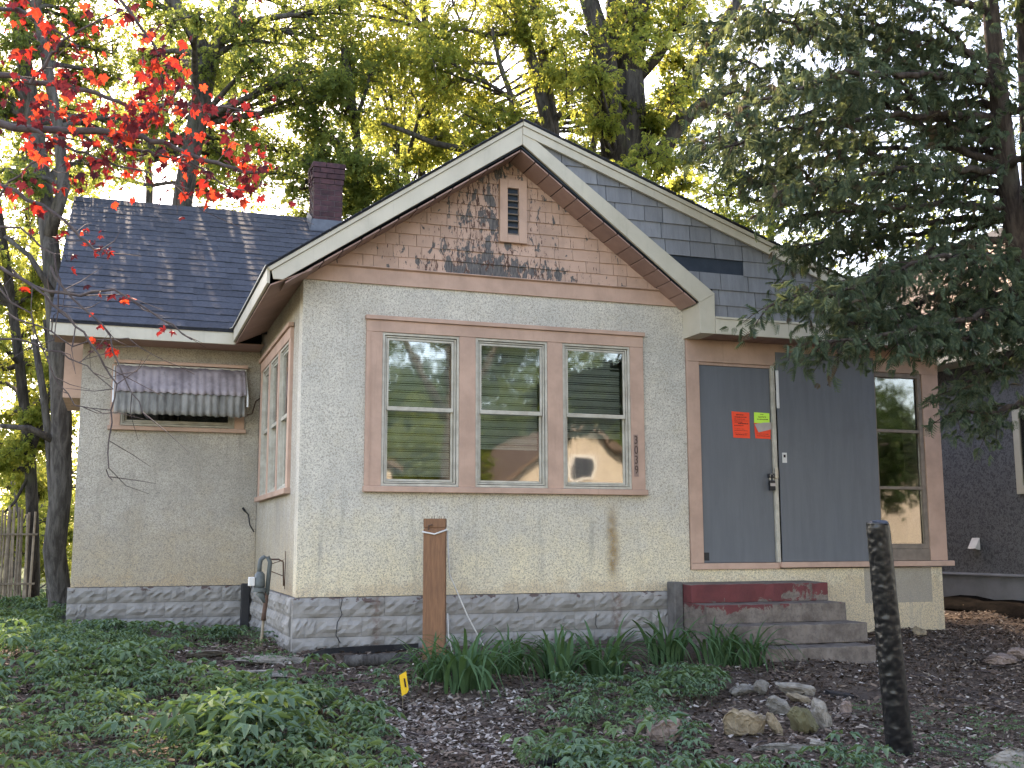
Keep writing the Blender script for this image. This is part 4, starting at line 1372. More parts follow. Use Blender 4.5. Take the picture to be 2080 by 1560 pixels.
tag(MB().tube([Vector(ground_at(1120, 1556)) + Vector((-0.08, 0, 0.02)), Vector(ground_at(1120, 1556)) + Vector((0.0, 0, 0.03)), Vector(ground_at(1120, 1556)) + Vector((0.08, 0.02, 0.02))], [0.03, 0.045, 0.03], 7).build('plastic_scrap', M['black']), 'crumpled black plastic scrap at the bottom centre edge', 'scrap')


# ------------------------------------------------------------------ numpy scattering
def scatter(tv, tf, locs, rots, scales):
    n = len(tv)
    m = len(locs)
    V = np.einsum('mij,nj->mni', rots, tv) * np.asarray(scales)[:, None, None] + np.asarray(locs)[:, None, :]
    F = (tf[None, :, :] + (np.arange(m) * n)[:, None, None]).reshape(-1, tf.shape[1])
    return V.reshape(-1, 3), F


def rot_zyx(yaw, pitch, roll):
    cy_, sy_, cp_, sp_, cr_, sr_ = np.cos(yaw), np.sin(yaw), np.cos(pitch), np.sin(pitch), np.cos(roll), np.sin(roll)
    R = np.zeros((len(yaw), 3, 3))
    # Rz(yaw) * Rx(pitch) * Ry(roll)
    Rz = np.zeros_like(R); Rx = np.zeros_like(R); Ry = np.zeros_like(R)
    Rz[:, 0, 0] = cy_; Rz[:, 0, 1] = -sy_; Rz[:, 1, 0] = sy_; Rz[:, 1, 1] = cy_; Rz[:, 2, 2] = 1
    Rx[:, 0, 0] = 1; Rx[:, 1, 1] = cp_; Rx[:, 1, 2] = -sp_; Rx[:, 2, 1] = sp_; Rx[:, 2, 2] = cp_
    Ry[:, 0, 0] = cr_; Ry[:, 0, 2] = sr_; Ry[:, 1, 1] = 1; Ry[:, 2, 0] = -sr_; Ry[:, 2, 2] = cr_
    return Rz @ Rx @ Ry


def leaflet(p, d, L, W, up=(0, 0, 1), droop=0.12):
    """folded pointed leaflet from p along d: 4 verts, 2 tris"""
    p, d, up = np.array(p, float), np.array(d, float), np.array(up, float)
    d /= np.linalg.norm(d)
    s = np.cross(d, up)
    s /= np.linalg.norm(s)
    nn = np.cross(s, d)
    v = [p, p + d * L * 0.45 - s * W + nn * 0.12 * L, p + d * L - nn * droop * L, p + d * L * 0.45 + s * W + nn * 0.12 * L]
    return v, [(0, 3, 2), (0, 2, 1)]


def join_leaflets(items):
    V, F = [], []
    for v, f in items:
        b = len(V)
        V += v
        F += [tuple(i + b for i in q) for q in f]
    return np.array(V), np.array(F)


# compound leaf of the yard trees: five pointed leaflets on a drooping stalk
BOX = join_leaflets([leaflet((0, 0.35, 0), (-0.8, 0.5, -0.1), 0.5, 0.13), leaflet((0, 0.35, 0), (0.8, 0.5, -0.1), 0.5, 0.13),
                     leaflet((0, 0.6, -0.03), (-0.7, 0.7, -0.25), 0.5, 0.12), leaflet((0, 0.6, -0.03), (0.7, 0.7, -0.25), 0.5, 0.12),
                     leaflet((0, 0.62, -0.03), (0, 1, -0.35), 0.6, 0.15)])
SIMPLE = join_leaflets([leaflet((0, 0, 0), (0, 1, -0.1), 1.0, 0.28)])


def tree(name, label, limbs, blobs, mat, bark, leaf=0.16, per=26, group=None, twigs=15, tmpl=None, spread=0.40, seed=1, cat='tree', base=True, flat=1.0):
    """limbs: list of [(px,py,d)...] with (r0,r1); blobs: (px,py,radius px,d) pockets of foliage"""
    r = np.random.default_rng(seed)
    leaf, per = leaf * 0.74, per * 0.64
    tmpl = tmpl or BOX
    paths = []
    wood = MB()
    first = None
    for i, (pts, r0, r1) in enumerate(limbs):
        P = [at(*p) for p in pts]
        if i == 0 and base:
            gx, gy = P[0][0], P[0][1]
            g = np.array([gx, gy, float(hz(gx, gy)) - 0.15])
            if P[0][2] > g[2] + 0.3: P = [g, g + (P[0] - g) * 0.1] + P
            else: P[0] = g
        # resample with a little wander
        Q = []
        for a, b in zip(P[:-1], P[1:]):
            k = max(1, int(np.linalg.norm(b - a) / 0.7))
            for j in range(k):
                Q.append(a + (b - a) * j / k + (r.normal(size=3) * r0 * 0.25 if (Q and j) else 0))
        Q.append(P[-1])
        m = len(Q)
        rad = [r0 + (r1 - r0) * (j / (m - 1)) for j in range(m)]
        if i == 0 and base: rad[0] *= 1.5
        wood.tube([tuple(q) for q in Q], rad, 10 if r0 > 0.08 else 6)
        paths.append((np.array(Q), rad))
        if first is None: first = Q[0]
    allp = np.concatenate([p for p, _ in paths])
    allr = np.concatenate([np.array(q) for _, q in paths])
    L, Rr, S = [], [], []
    more = []
    for (px, py, rp, d) in blobs:
        more.append((px, py, rp * 0.8, d))
        for _ in range(2):
            a_ = r.uniform(0, 6.28)
            q_ = rp * r.uniform(0.7, 1.3)
            more.append((px + math.cos(a_) * q_, py + math.sin(a_) * q_, rp * r.uniform(0.45, 0.75), d + r.uniform(-1.2, 1.2)))
    for (px, py, rp, d) in more:
        c = at(px, py, d)
        rw = rp * d / FPX
        # a limb from the nearest lower wood to the pocket
        dd = np.linalg.norm(allp - c, axis=1) + np.where(allp[:, 2] > c[2], 1.5, 0)
        j = int(dd.argmin())
        s0 = allp[j]
        rb = min(allr[j] * 0.6, 0.05 + 0.012 * np.linalg.norm(c - s0))
        mid = (s0 + c) / 2 + np.array([0, 0, 0.12 * np.linalg.norm(c - s0)]) + r.normal(size=3) * 0.15
        pth = [s0 * (1 - t) ** 2 + 2 * mid * t * (1 - t) + c * t * t for t in np.linspace(0, 1, 7)]
        wood.tube([tuple(q) for q in pth], [rb * (1 - 0.75 * t) for t in np.linspace(0, 1, 7)], 6, cap=False)
        for t in range(twigs):
            dirv = r.normal(size=3)
            dirv[2] = dirv[2] * 0.7 + 0.1
            dirv /= np.linalg.norm(dirv)
            e = c + dirv * rw * r.uniform(0.5, 1.3) * np.array([1, 1.0, flat])
            st = pth[r.integers(3, 7)]
            mm = (st + e) / 2 + np.array([0, 0, 0.1 * rw]) + r.normal(size=3) * 0.08 * rw
            tp_ = [st * (1 - q) ** 2 + 2 * mm * q * (1 - q) + e * q * q for q in np.linspace(0, 1, 5)]
            wood.tube([tuple(q) for q in tp_], [max(0.004, rb * 0.3 * (1 - 0.8 * q)) for q in np.linspace(0, 1, 5)], 4, cap=False)
            k = int(per * r.uniform(0.5, 1.4))
            u = r.uniform(0.35, 1.05, k)[:, None]
            pos = st * (1 - u) ** 2 + 2 * mm * u * (1 - u) + e * u * u + r.normal(size=(k, 3)) * spread * rw * np.array([1, 1, 0.7])
            L.append(pos)
            Rr.append(rot_zyx(r.uniform(0, 2 * np.pi, k), r.normal(-0.55, 0.45, k), r.normal(0, 0.5, k)))
            S.append(leaf * r.uniform(0.6, 1.25, k))
    root = empty(name, tuple(first + np.array([0, 0, 0.1])), label, cat, group)
    wood.build('trunk', M[bark], root, origin=tuple(first), smooth=True)
    if L:
        V, F = scatter(tmpl[0], tmpl[1], np.concatenate(L), np.concatenate(Rr), np.concatenate(S))
        me_ = mesh_np('crown', V - first, F)
        o = link_mesh('crown', me_, M[mat], root, tuple(first))
        o['kind'] = 'stuff'
    return root


G_ = 'trees behind the house'
tree('yard_tree', 'huge twin trunked tree behind the roof ridge right of centre',
     [([(1268, 420, 18), (1262, 320, 18), (1275, 240, 18), (1270, 150, 18)], 0.42, 0.30),
      ([(1250, 330, 17.7), (1236, 200, 17.6), (1228, 100, 17.7), (1205, 30, 17.8), (1180, -60, 18), (1150, -200, 18)], 0.22, 0.12),
      ([(1270, 150, 18), (1290, 60, 18), (1300, -20, 18), (1310, -180, 18)], 0.27, 0.14),
      ([(1270, 150, 18), (1250, 60, 18), (1245, -60, 18)], 0.22, 0.10),
      ([(1300, 310, 18), (1345, 230, 18.2), (1400, 160, 18.4), (1440, 90, 18.6), (1500, 0, 19)], 0.16, 0.08),
      ([(1330, 335, 17.6), (1375, 260, 17.6), (1420, 215, 17.6), (1500, 170, 17.6)], 0.14, 0.07),
      ([(1285, 170, 18), (1340, 110, 18), (1380, 40, 18), (1400, -40, 18)], 0.10, 0.05),
      ([(1235, 120, 17.7), (1190, 170, 17.5), (1150, 200, 17.4)], 0.05, 0.02)],
     [(1190, 70, 75, 17), (1330, 70, 90, 18), (1400, 20, 90, 18.6), (1360, 200, 60, 17.4), (1320, 310, 52, 16.5), (1380, 320, 45, 17), (1200, 190, 60, 17), (1290, 20, 70, 17),
      (1150, -100, 130, 18), (1330, -130, 150, 18), (1480, -60, 130, 18.5), (1440, 130, 60, 18.5), (1230, 250, 40, 17), (1180, 310, 35, 17)],
     'leaf_yellow', 'bark_dark', 0.17, 24, G_, seed=3)
tree('yard_tree', 'slim twin stem tree leaning left behind the gable peak',
     [([(1118, 400, 19), (1115, 270, 19), (1092, 160, 19), (1064, 70, 19), (1040, -20, 19), (1010, -150, 19)], 0.15, 0.09),
      ([(1132, 380, 19.2), (1122, 250, 19.2), (1104, 120, 19.2), (1084, 0, 19.2), (1075, -140, 19.2)], 0.12, 0.07),
      ([(1035, 260, 18.6), (1040, 200, 18.6), (1015, 130, 18.6), (1000, 60, 18.6)], 0.06, 0.03),
      ([(1060, 65, 19), (990, 72, 18.7), (940, 58, 18.4), (880, 75, 18)], 0.05, 0.025),
      ([(1200, 320, 18.8), (1215, 250, 18.8), (1190, 150, 18.8), (1215, 40, 18.8)], 0.06, 0.03)],
     [(1000, 60, 90, 18.6), (955, 150, 75, 18.4), (1080, -80, 140, 19), (900, 60, 85, 18), (1130, 90, 60, 19), (960, 240, 50, 18), (1160, 180, 50, 19), (900, 180, 70, 18.2), (1010, 10, 80, 19), (950, -100, 140, 19), (985, 290, 35, 18.5)],
     'leaf_yellow', 'bark', 0.16, 24, G_, seed=4)
tree('yard_tree', 'bushy yellow green tree between chimney and gable',
     [([(850, 460, 20), (858, 330, 20), (872, 200, 20), (865, 60, 20), (850, -100, 20)], 0.10, 0.06),
      ([(805, 420, 19.5), (808, 300, 19.5), (795, 200, 19.5)], 0.05, 0.03),
      ([(945, 305, 19), (880, 290, 18.8), (820, 265, 18.6), (775, 250, 18.5)], 0.06, 0.03),
      ([(820, 350, 19.5), (850, 240, 19.3), (880, 180, 19.2)], 0.045, 0.02)],
     [(840, 110, 85, 19.5), (780, 60, 85, 19.5), (870, 230, 70, 19.5), (820, 190, 70, 19), (720, 50, 85, 19.5), (800, -90, 140, 20), (700, -80, 130, 20), (900, 310, 45, 19.5), (850, 300, 50, 20), (750, 150, 60, 20)],
     'leaf_yellow', 'bark', 0.16, 26, G_, seed=5)
tree('yard_tree', 'dense dark green tree around the brick chimney',
     [([(735, 520, 18.5), (740, 400, 18.5), (720, 250, 18.5), (700, 100, 18.5)], 0.12, 0.07)],
     [(705, 220, 65, 18), (690, 290, 45, 17.5), (735, 350, 50, 18), (640, 240, 70, 18), (600, 310, 60, 18.5), (740, 400, 40, 18), (660, 160, 70, 18.5), (595, 390, 50, 18.5), (545, 350, 50, 18.5), (780, 380, 35, 18.5)],
     'leaf_green', 'bark_dark', 0.16, 26, G_, seed=6)
tree('yard_tree', 'forked grey tree rising behind the left wing roof',
     [([(362, 470, 18.5), (375, 380, 18.5), (400, 250, 18.5), (425, 120, 18.5)], 0.185, 0.165),
      ([(425, 125, 18.5), (385, 50, 18.5), (335, -20, 18.5), (290, -110, 18.5)], 0.14, 0.08),
      ([(425, 125, 18.5), (455, 60, 18.5), (500, -15, 18.5), (540, -120, 18.5)], 0.14, 0.08),
      ([(440, 90, 18.5), (450, 0, 18.5), (452, -100, 18.5)], 0.07, 0.04),
      ([(365, 290, 18.5), (320, 250, 18.3), (300, 230, 18.2)], 0.09, 0.05)],
     [(560, 90, 80, 18.5), (480, 40, 80, 18), (560, 200, 75, 18.5), (640, 80, 80, 19), (500, 270, 55, 19), (350, 70, 70, 19), (600, -90, 140, 19), (400, -120, 150, 19), (320, 170, 60, 19.5), (480, 150, 60, 19.5), (450, 330, 50, 19.5), (250, -80, 120, 19)],
     'leaf_green', 'bark', 0.16, 30, G_, seed=7)
tree('yard_tree', 'grey trunk hugging the outer corner of the left wing',
     [([(122, 1215, 14.8), (124, 1000, 14.8), (125, 850, 14.9), (118, 700, 15), (104, 520, 15.2), (88, 380, 15.4), (70, 250, 15.6), (48, 120, 15.8), (35, 0, 16), (20, -150, 16)], 0.165, 0.10),
      ([(100, 480, 15.2), (130, 380, 15.2), (118, 260, 15.3), (95, 130, 15.4), (75, 20, 15.5), (60, -120, 15.5)], 0.09, 0.06),
      ([(122, 900, 14.9), (60, 870, 14.6), (0, 865, 14.4)], 0.06, 0.03),
      ([(110, 600, 15), (60, 520, 15), (10, 480, 15)], 0.05, 0.03),
      ([(104, 1215, 15.4), (108, 1020, 15.4), (100, 900, 15.5), (88, 800, 15.5), (70, 690, 15.6)], 0.075, 0.05)],
     [(60, 50, 70, 15.8), (150, 40, 75, 16), (230, 110, 60, 16.5), (40, 320, 60, 16), (200, 330, 50, 16.5), (60, -90, 120, 16), (180, -90, 120, 16.5), (-60, 150, 90, 16), (20, 190, 60, 16), (250, 260, 55, 17), (150, 240, 50, 17)],
     'leaf_green', 'bark', 0.15, 26, G_, seed=8)
tree('yard_tree', 'slender dark tree standing by the bamboo fence',
     [([(68, 1175, 17.5), (66, 1050, 17.5), (62, 950, 17.5), (52, 850, 17.5), (40, 740, 17.6), (25, 620, 17.7), (5, 480, 17.8), (-20, 330, 18)], 0.115, 0.06),
      ([(60, 930, 17.5), (90, 840, 17.5), (105, 760, 17.5), (90, 650, 17.6)], 0.06, 0.03),
      ([(62, 960, 17.5), (30, 1020, 17.2), (10, 1040, 17)], 0.03, 0.015)],
     [(20, 620, 70, 18), (60, 740, 55, 18), (20, 850, 55, 18), (70, 900, 50, 18), (40, 500, 65, 18.5), (95, 810, 35, 18.5), (30, 960, 45, 18), (80, 620, 45, 18.5), (0, 740, 55, 18), (-60, 620, 80, 18), (85, 990, 30, 18.5)],
     'leaf_yellow', 'bark_dark', 0.16, 30, G_, seed=9)
# far greenery that closes the view between the trunks
for i, (nm, lb, bl, mt) in enumerate((
        ('far_tree', 'pale leafy tree far left beyond the fence', [(30, 700, 150, 34), (90, 860, 120, 34), (20, 980, 110, 34), (110, 1010, 80, 34), (-80, 850, 150, 34), (60, 560, 140, 34), (130, 720, 90, 34), (0, 400, 130, 34), (60, 300, 110, 33), (140, 560, 80, 34)], 'leaf_yellow'),
        ('far_tree', 'hazy leafy tree far behind the left wing roof', [(300, 330, 150, 32), (420, 260, 150, 32), (200, 220, 160, 32), (540, 300, 140, 32), (100, 350, 140, 32), (300, 120, 140, 33), (150, 80, 130, 33), (450, 120, 130, 33), (600, 60, 130, 33), (330, 20, 120, 33), (620, 220, 110, 33)], 'leaf_yellow'),
        ('far_tree', 'light green tree far behind the gable peak', [(820, 330, 120, 34), (960, 330, 120, 34), (1080, 300, 110, 34), (700, 330, 120, 34), (1220, 330, 110, 34), (1400, 330, 130, 34), (900, 200, 110, 35), (1000, 110, 120, 35), (1160, 60, 110, 35), (760, 200, 100, 35), (1140, 200, 90, 35), (1440, 230, 100, 35), (1460, 80, 120, 35), (850, 60, 110, 35), (1310, 220, 90, 35)], 'leaf_yellow'),
        ('far_tree', 'dark tree far behind the cedar branches', [(1560, 330, 140, 34), (1470, 390, 80, 33), (1530, 440, 80, 33), (1700, 250, 150, 34), (1850, 400, 130, 34), (1980, 300, 150, 34), (1560, 480, 120, 34), (1760, 480, 120, 34)], 'leaf_green'))):
    c = bl[0]
    tree(nm, lb, [([(c[0], 1060, c[3]), (c[0] + 10, 800, c[3]), (c[0], c[1], c[3])], 0.2, 0.1)], bl, mt, 'bark_dark', 0.30, 24, 'trees far behind', twigs=13, seed=30 + i)

tree('shrub', 'low bright shrub behind the slender tree at the left', [([(40, 1130, 20), (42, 1080, 20), (30, 1000, 20)], 0.05, 0.02)],
     [(20, 1080, 45, 20), (75, 1100, 40, 20), (110, 1060, 40, 21), (60, 1020, 45, 21), (-40, 1060, 60, 20), (95, 960, 45, 22), (130, 1120, 30, 21)], 'leaf_yellow', 'bark', 0.15, 24, None, seed=61, cat='shrub')
hr = np.random.default_rng(8)
hb = []
for i in range(44):
    hb.append((hr.uniform(-42, 42), 44 + hr.uniform(-2, 2), hr.uniform(-0.2, 2.6)))
hb = np.array(hb)
m_ = 9000
P_ = hb[hr.integers(0, len(hb), m_)] + hr.normal(size=(m_, 3)) * np.array([1.3, 0.9, 0.8])
P_ = P_[P_[:, 2] > -0.5]
m_ = len(P_)
V, F = scatter(BOX[0], BOX[1], P_, rot_zyx(hr.uniform(0, 6.28, m_), hr.normal(-0.5, 0.5, m_), hr.normal(0, 0.5, m_)), 0.44 * hr.uniform(0.6, 1.3, m_))
tag(link_mesh('far_hedge', mesh_np('far_hedge', V, F), M['leaf_green']), 'far off hedge closing the view at ground level', 'hedge', kind='stuff')

# ------------------------------------------------------------------ cedar on the right
CE = 9.7
cr = np.random.default_rng(77)
cedar_pos = at(2210, 1100, CE)
cedar_base = np.array([cedar_pos[0], cedar_pos[1], float(hz(cedar_pos[0], cedar_pos[1])) - 0.1])
cedar = empty('cedar_tree', tuple(cedar_base + np.array([0, 0, 0.1])), 'drooping dark cedar with bare inner boughs at the right edge', 'tree')
wood = MB()
tr_pts = [cedar_base] + [at(px, py, CE) for px, py in ((2180, 1000), (2130, 800), (2085, 600), (2055, 420), (2035, 250), (2020, 100), (2005, -50), (1990, -250), (1980, -500))]
wood.tube([tuple(p) for p in tr_pts], [0.17, 0.13, 0.115, 0.105, 0.095, 0.085, 0.075, 0.065, 0.05, 0.02], 10)
tr2_ = [at(2120, 760, CE + 0.4), at(2095, 500, CE + 0.5), at(2085, 250, CE + 0.5), at(2075, 0, CE + 0.5), at(2070, -250, CE + 0.5)]
wood.tube([tuple(p) for p in tr2_], [0.08, 0.07, 0.06, 0.05, 0.03], 8)


def spray_template():
    items = []
    n = 6
    for i in range(n):
        u = 0.10 + 0.8 * i / (n - 1)
        l = 0.58 * (1 - 0.55 * u)
        for s in (-1, 1):
            items.append(leaflet((0, u, -0.12 * u * u), (s * 0.85, 0.62, -0.2), l, 0.034, droop=0.35))
    items.append(leaflet((0, 0.0, 0), (0, 1, -0.05), 1.05, 0.03, droop=0.16))
    return join_leaflets(items)


SPRAY = spray_template()
boughs = []
# (points px, depth offsets) of the boughs one can follow in the photograph
for pts in ([(2035, 300, 0), (1930, 255, 0), (1830, 175, -0.1), (1740, 110, -0.2), (1640, 60, -0.3), (1540, 15, -0.4)],
            [(2040, 335, 0), (1900, 280, 0.1), (1800, 200, 0.2), (1690, 170, 0.3), (1560, 140, 0.4), (1450, 110, 0.4)],
            [(2030, 240, 0), (1900, 232, -0.2), (1760, 240, -0.4), (1640, 255, -0.6), (1540, 275, -0.7), (1470, 300, -0.8)],
            [(2045, 370, 0), (1930, 355, 0.2), (1800, 320, 0.3), (1690, 290, 0.4), (1570, 290, 0.5), (1450, 290, 0.5)],
            [(2050, 420, 0), (1900, 415, -0.2), (1780, 430, -0.4), (1690, 430, -0.5), (1620, 440, -0.6)],
            [(2060, 480, 0), (1930, 500, -0.2), (1820, 540, -0.4), (1720, 570, -0.6), (1620, 600, -0.8), (1560, 625, -0.9)],
            [(2070, 530, 0), (1960, 560, 0.1), (1880, 610, 0.0), (1800, 640, -0.1), (1700, 640, -0.3)],
            [(2080, 590, 0), (1990, 600, -0.3), (1900, 640, -0.5), (1820, 650, -0.7), (1730, 655, -0.8)],
            [(2090, 640, 0), (2020, 650, -0.4), (1950, 690, -0.7), (1890, 690, -0.8)],
            [(2100, 700, 0), (2050, 720, -0.3), (1990, 760, -0.5), (1950, 790, -0.6)],
            [(2110, 790, 0), (2060, 830, -0.3), (2000, 842, -0.4), (1940, 835, -0.5)],
            [(2020, 130, 0), (1900, 90, 0.2), (1770, 40, 0.3), (1650, -20, 0.4)],
            [(2025, 170, 0), (1880, 150, -0.5), (1720, 150, -0.9), (1580, 190, -1.1), (1480, 230, -1.2)],
            [(2010, 20, 0), (1850, -20, -0.3), (1700, -60, -0.5)],
            [(2050, 440, 0), (1940, 470, 0.5), (1800, 480, 0.8), (1690, 500, 0.9), (1620, 520, 1.0)],
            [(2040, 290, 0), (1960, 240, 0.6), (1840, 120, 0.9), (1700, 60, 1.0), (1500, 60, 1.0)],
            [(2030, 200, 0), (1930, 60, -0.4), (1800, -40, -0.5)],
            [(2030, 180, 0), (1880, 110, 0.5), (1700, 30, 0.6), (1560, 30, 0.6), (1430, 50, 0.6)],
            [(2030, 220, 0), (1860, 200, 0.8), (1680, 220, 1.0), (1520, 260, 1.0), (1410, 290, 1.0)],
            [(2085, 620, 0), (1980, 640, -0.8), (1860, 670, -1.0), (1740, 690, -1.1), (1640, 690, -1.1)],
            [(2045, 350, 0), (1920, 340, -0.4), (1800, 350, -0.6), (1690, 370, -0.7), (1580, 390, -0.8)],
            [(2050, 390, 0), (1900, 390, 0.6), (1760, 380, 0.8), (1640, 390, 0.9), (1530, 370, 0.9)],
            [(2040, 310, 0), (1900, 300, 0.9), (1740, 300, 1.1), (1600, 340, 1.2), (1500, 350, 1.2)],
            [(2055, 440, 0), (1930, 450, 0.3), (1800, 460, 0.5), (1700, 490, 0.5), (1610, 500, 0.5)],
            [(2065, 520, 0), (1940, 530, 0.5), (1820, 560, 0.6), (1730, 590, 0.6), (1640, 610, 0.6)],
            [(2035, 260, 0), (1880, 260, 1.3), (1700, 190, 1.5), (1540, 180, 1.5), (1420, 200, 1.5)],
            [(2075, 560, 0), (2000, 520, -0.6), (1900, 520, -0.9), (1790, 560, -1.0), (1690, 600, -1.1)]):
    boughs.append(([at(p[0], p[1], CE + p[2]) for p in pts], 0.8))
for i in range(22):                                  # the boughs round the rest of the trunk
    t = cr.uniform(0.2, 0.95)
    k = t * (len(tr_pts) - 1)
    j = min(int(k), len(tr_pts) - 2)
    s0 = tr_pts[j] * (1 - (k - j)) + tr_pts[j + 1] * (k - j)
    a = cr.uniform(-1.9, 1.6)                        # away from the house front, towards +X
    Lb = cr.uniform(1.2, 2.2) * (1.15 - 0.5 * t)
    dv = np.array([math.cos(a), math.sin(a), 0.15])
    boughs.append(([s0 + dv * Lb * u + np.array([0, 0, -0.35 * Lb * u * u]) for u in np.linspace(0, 1, 5)], 0.7))
SL_, SR_, SS_, SB_ = [], [], [], []
for bi, (P, dens) in enumerate(boughs):
    P = [np.array(p) for p in P]
    Q = []
    for a, b in zip(P[:-1], P[1:]):
        k = max(2, int(np.linalg.norm(b - a) / 0.06))
        for j in range(k): Q.append(a + (b - a) * j / k + cr.normal(size=3) * 0.012)
    Q.append(P[-1])
    m = len(Q)
    wood.tube([tuple(q) for q in Q], [0.034 * (1 - 0.85 * j / (m - 1)) + 0.004 for j in range(m)], 6, cap=False)
    for j in range(1, m):
        u = j / (m - 1)
        if u < 0.45:
            if cr.random() < 0.62: continue
        t = Q[j] - Q[j - 1]
        t /= np.linalg.norm(t)
        side = np.cross(t, (0, 0, 1))
        side /= np.linalg.norm(side)
        for s in (-1, 1):
            if cr.random() > dens: continue
            l = cr.uniform(0.18, 0.5) * (1.1 - 0.5 * u)
            dv = t * cr.uniform(0.3, 0.9) + side * s * cr.uniform(0.5, 1.0) + np.array([0, 0, cr.uniform(-0.7, 0.45)])
            dv /= np.linalg.norm(dv)
            tw = [Q[j] + dv * l * q + np.array([0, 0, -0.22 * l * q * q]) for q in np.linspace(0, 1, 4)]
            wood.tube([tuple(q) for q in tw], [0.007, 0.005, 0.004, 0.002], 3, cap=False)
            k = max(4, int(l / 0.029))
            for q in np.linspace(0.25, 1.0, k):
                p = Q[j] + dv * l * q + np.array([0, 0, -0.22 * l * q * q]) + cr.normal(size=3) * 0.05
                yw = math.atan2(dv[1], dv[0]) - math.pi / 2 + cr.normal() * 0.7
                SL_.append(p)
                SR_.append((yw + cr.normal() * 0.5, cr.normal(-0.65, 0.55), cr.normal(0, 0.7)))
                SS_.append(cr.uniform(0.065, 0.135))
                SB_.append(cr.random() < 0.035)
SL_, SR_, SS_, SB_ = np.array(SL_), np.array(SR_), np.array(SS_), np.array(SB_)
wood.tube([tuple(at(*p)) for p in ((1722, 655, 9.0), (1716, 690, 9.0), (1704, 730, 9.0), (1694, 760, 9.0), (1681, 783, 9.0))], [0.014, 0.013, 0.011, 0.008, 0.004], 7)
wood.tube([tuple(at(*p)) for p in ((1716, 672, 9.0), (1703, 690, 9.0), (1702, 715, 9.0), (1704, 730, 9.0))], 0.006, 6)
wood.tube([tuple(at(*p)) for p in ((1704, 730, 9.0), (1714, 738, 9.0), (1722, 746, 9.0))], 0.004, 5)
wood.build('trunk', M['bark_cedar'], cedar, origin=tuple(cedar_base), smooth=True)
for nm, sel, mt in (('foliage', ~SB_, 'leaf_cedar'), ('dry_foliage', SB_, 'leaf_cedar_brown')):
    V, F = scatter(SPRAY[0], SPRAY[1], SL_[sel], rot_zyx(SR_[sel, 0], SR_[sel, 1], SR_[sel, 2]), SS_[sel])
    o = link_mesh(nm, mesh_np(nm, V - cedar_base, F), M[mt], cedar, tuple(cedar_base))
    o['kind'] = 'stuff'
print('cedar sprays', len(SL_))

# ------------------------------------------------------------------ red maple reaching in from the left
def maple_mesh(seed):
    r = np.random.default_rng(seed)
    ang = np.radians([-150, -125, -100, -78, -55, -38, -24, 0, 24, 38, 55, 78, 100, 125, 150])
    rad = np.array([0.34, 0.66, 0.48, 0.92, 0.58, 0.78, 0.62, 1.05, 0.62, 0.78, 0.58, 0.92, 0.48, 0.66, 0.34]) * r.uniform(0.88, 1.12, 15)
    vs = [(0, 0, 0)]
    for a, q in zip(ang, rad):
        x, y = math.sin(a) * q, math.cos(a) * q
        vs.append((x * 0.82, y * 0.9, -0.75 * (x * x * 0.9 + max(y, 0) ** 2 * 0.55) + 0.10 * math.sin(q * 17)))
    fs = [(0, i, i + 1) for i in range(1, 15)]
    vs += [(0.012, 0, 0), (-0.012, 0, 0), (0, -0.75, 0.28)]
    b = len(vs)
    fs.append((b - 3, b - 2, b - 1))
    me_ = bpy.data.meshes.new('leaf')
    me_.from_pydata(vs, [], fs)
    me_.update()
    me_.materials.append(M['leaf_red'])
    return me_


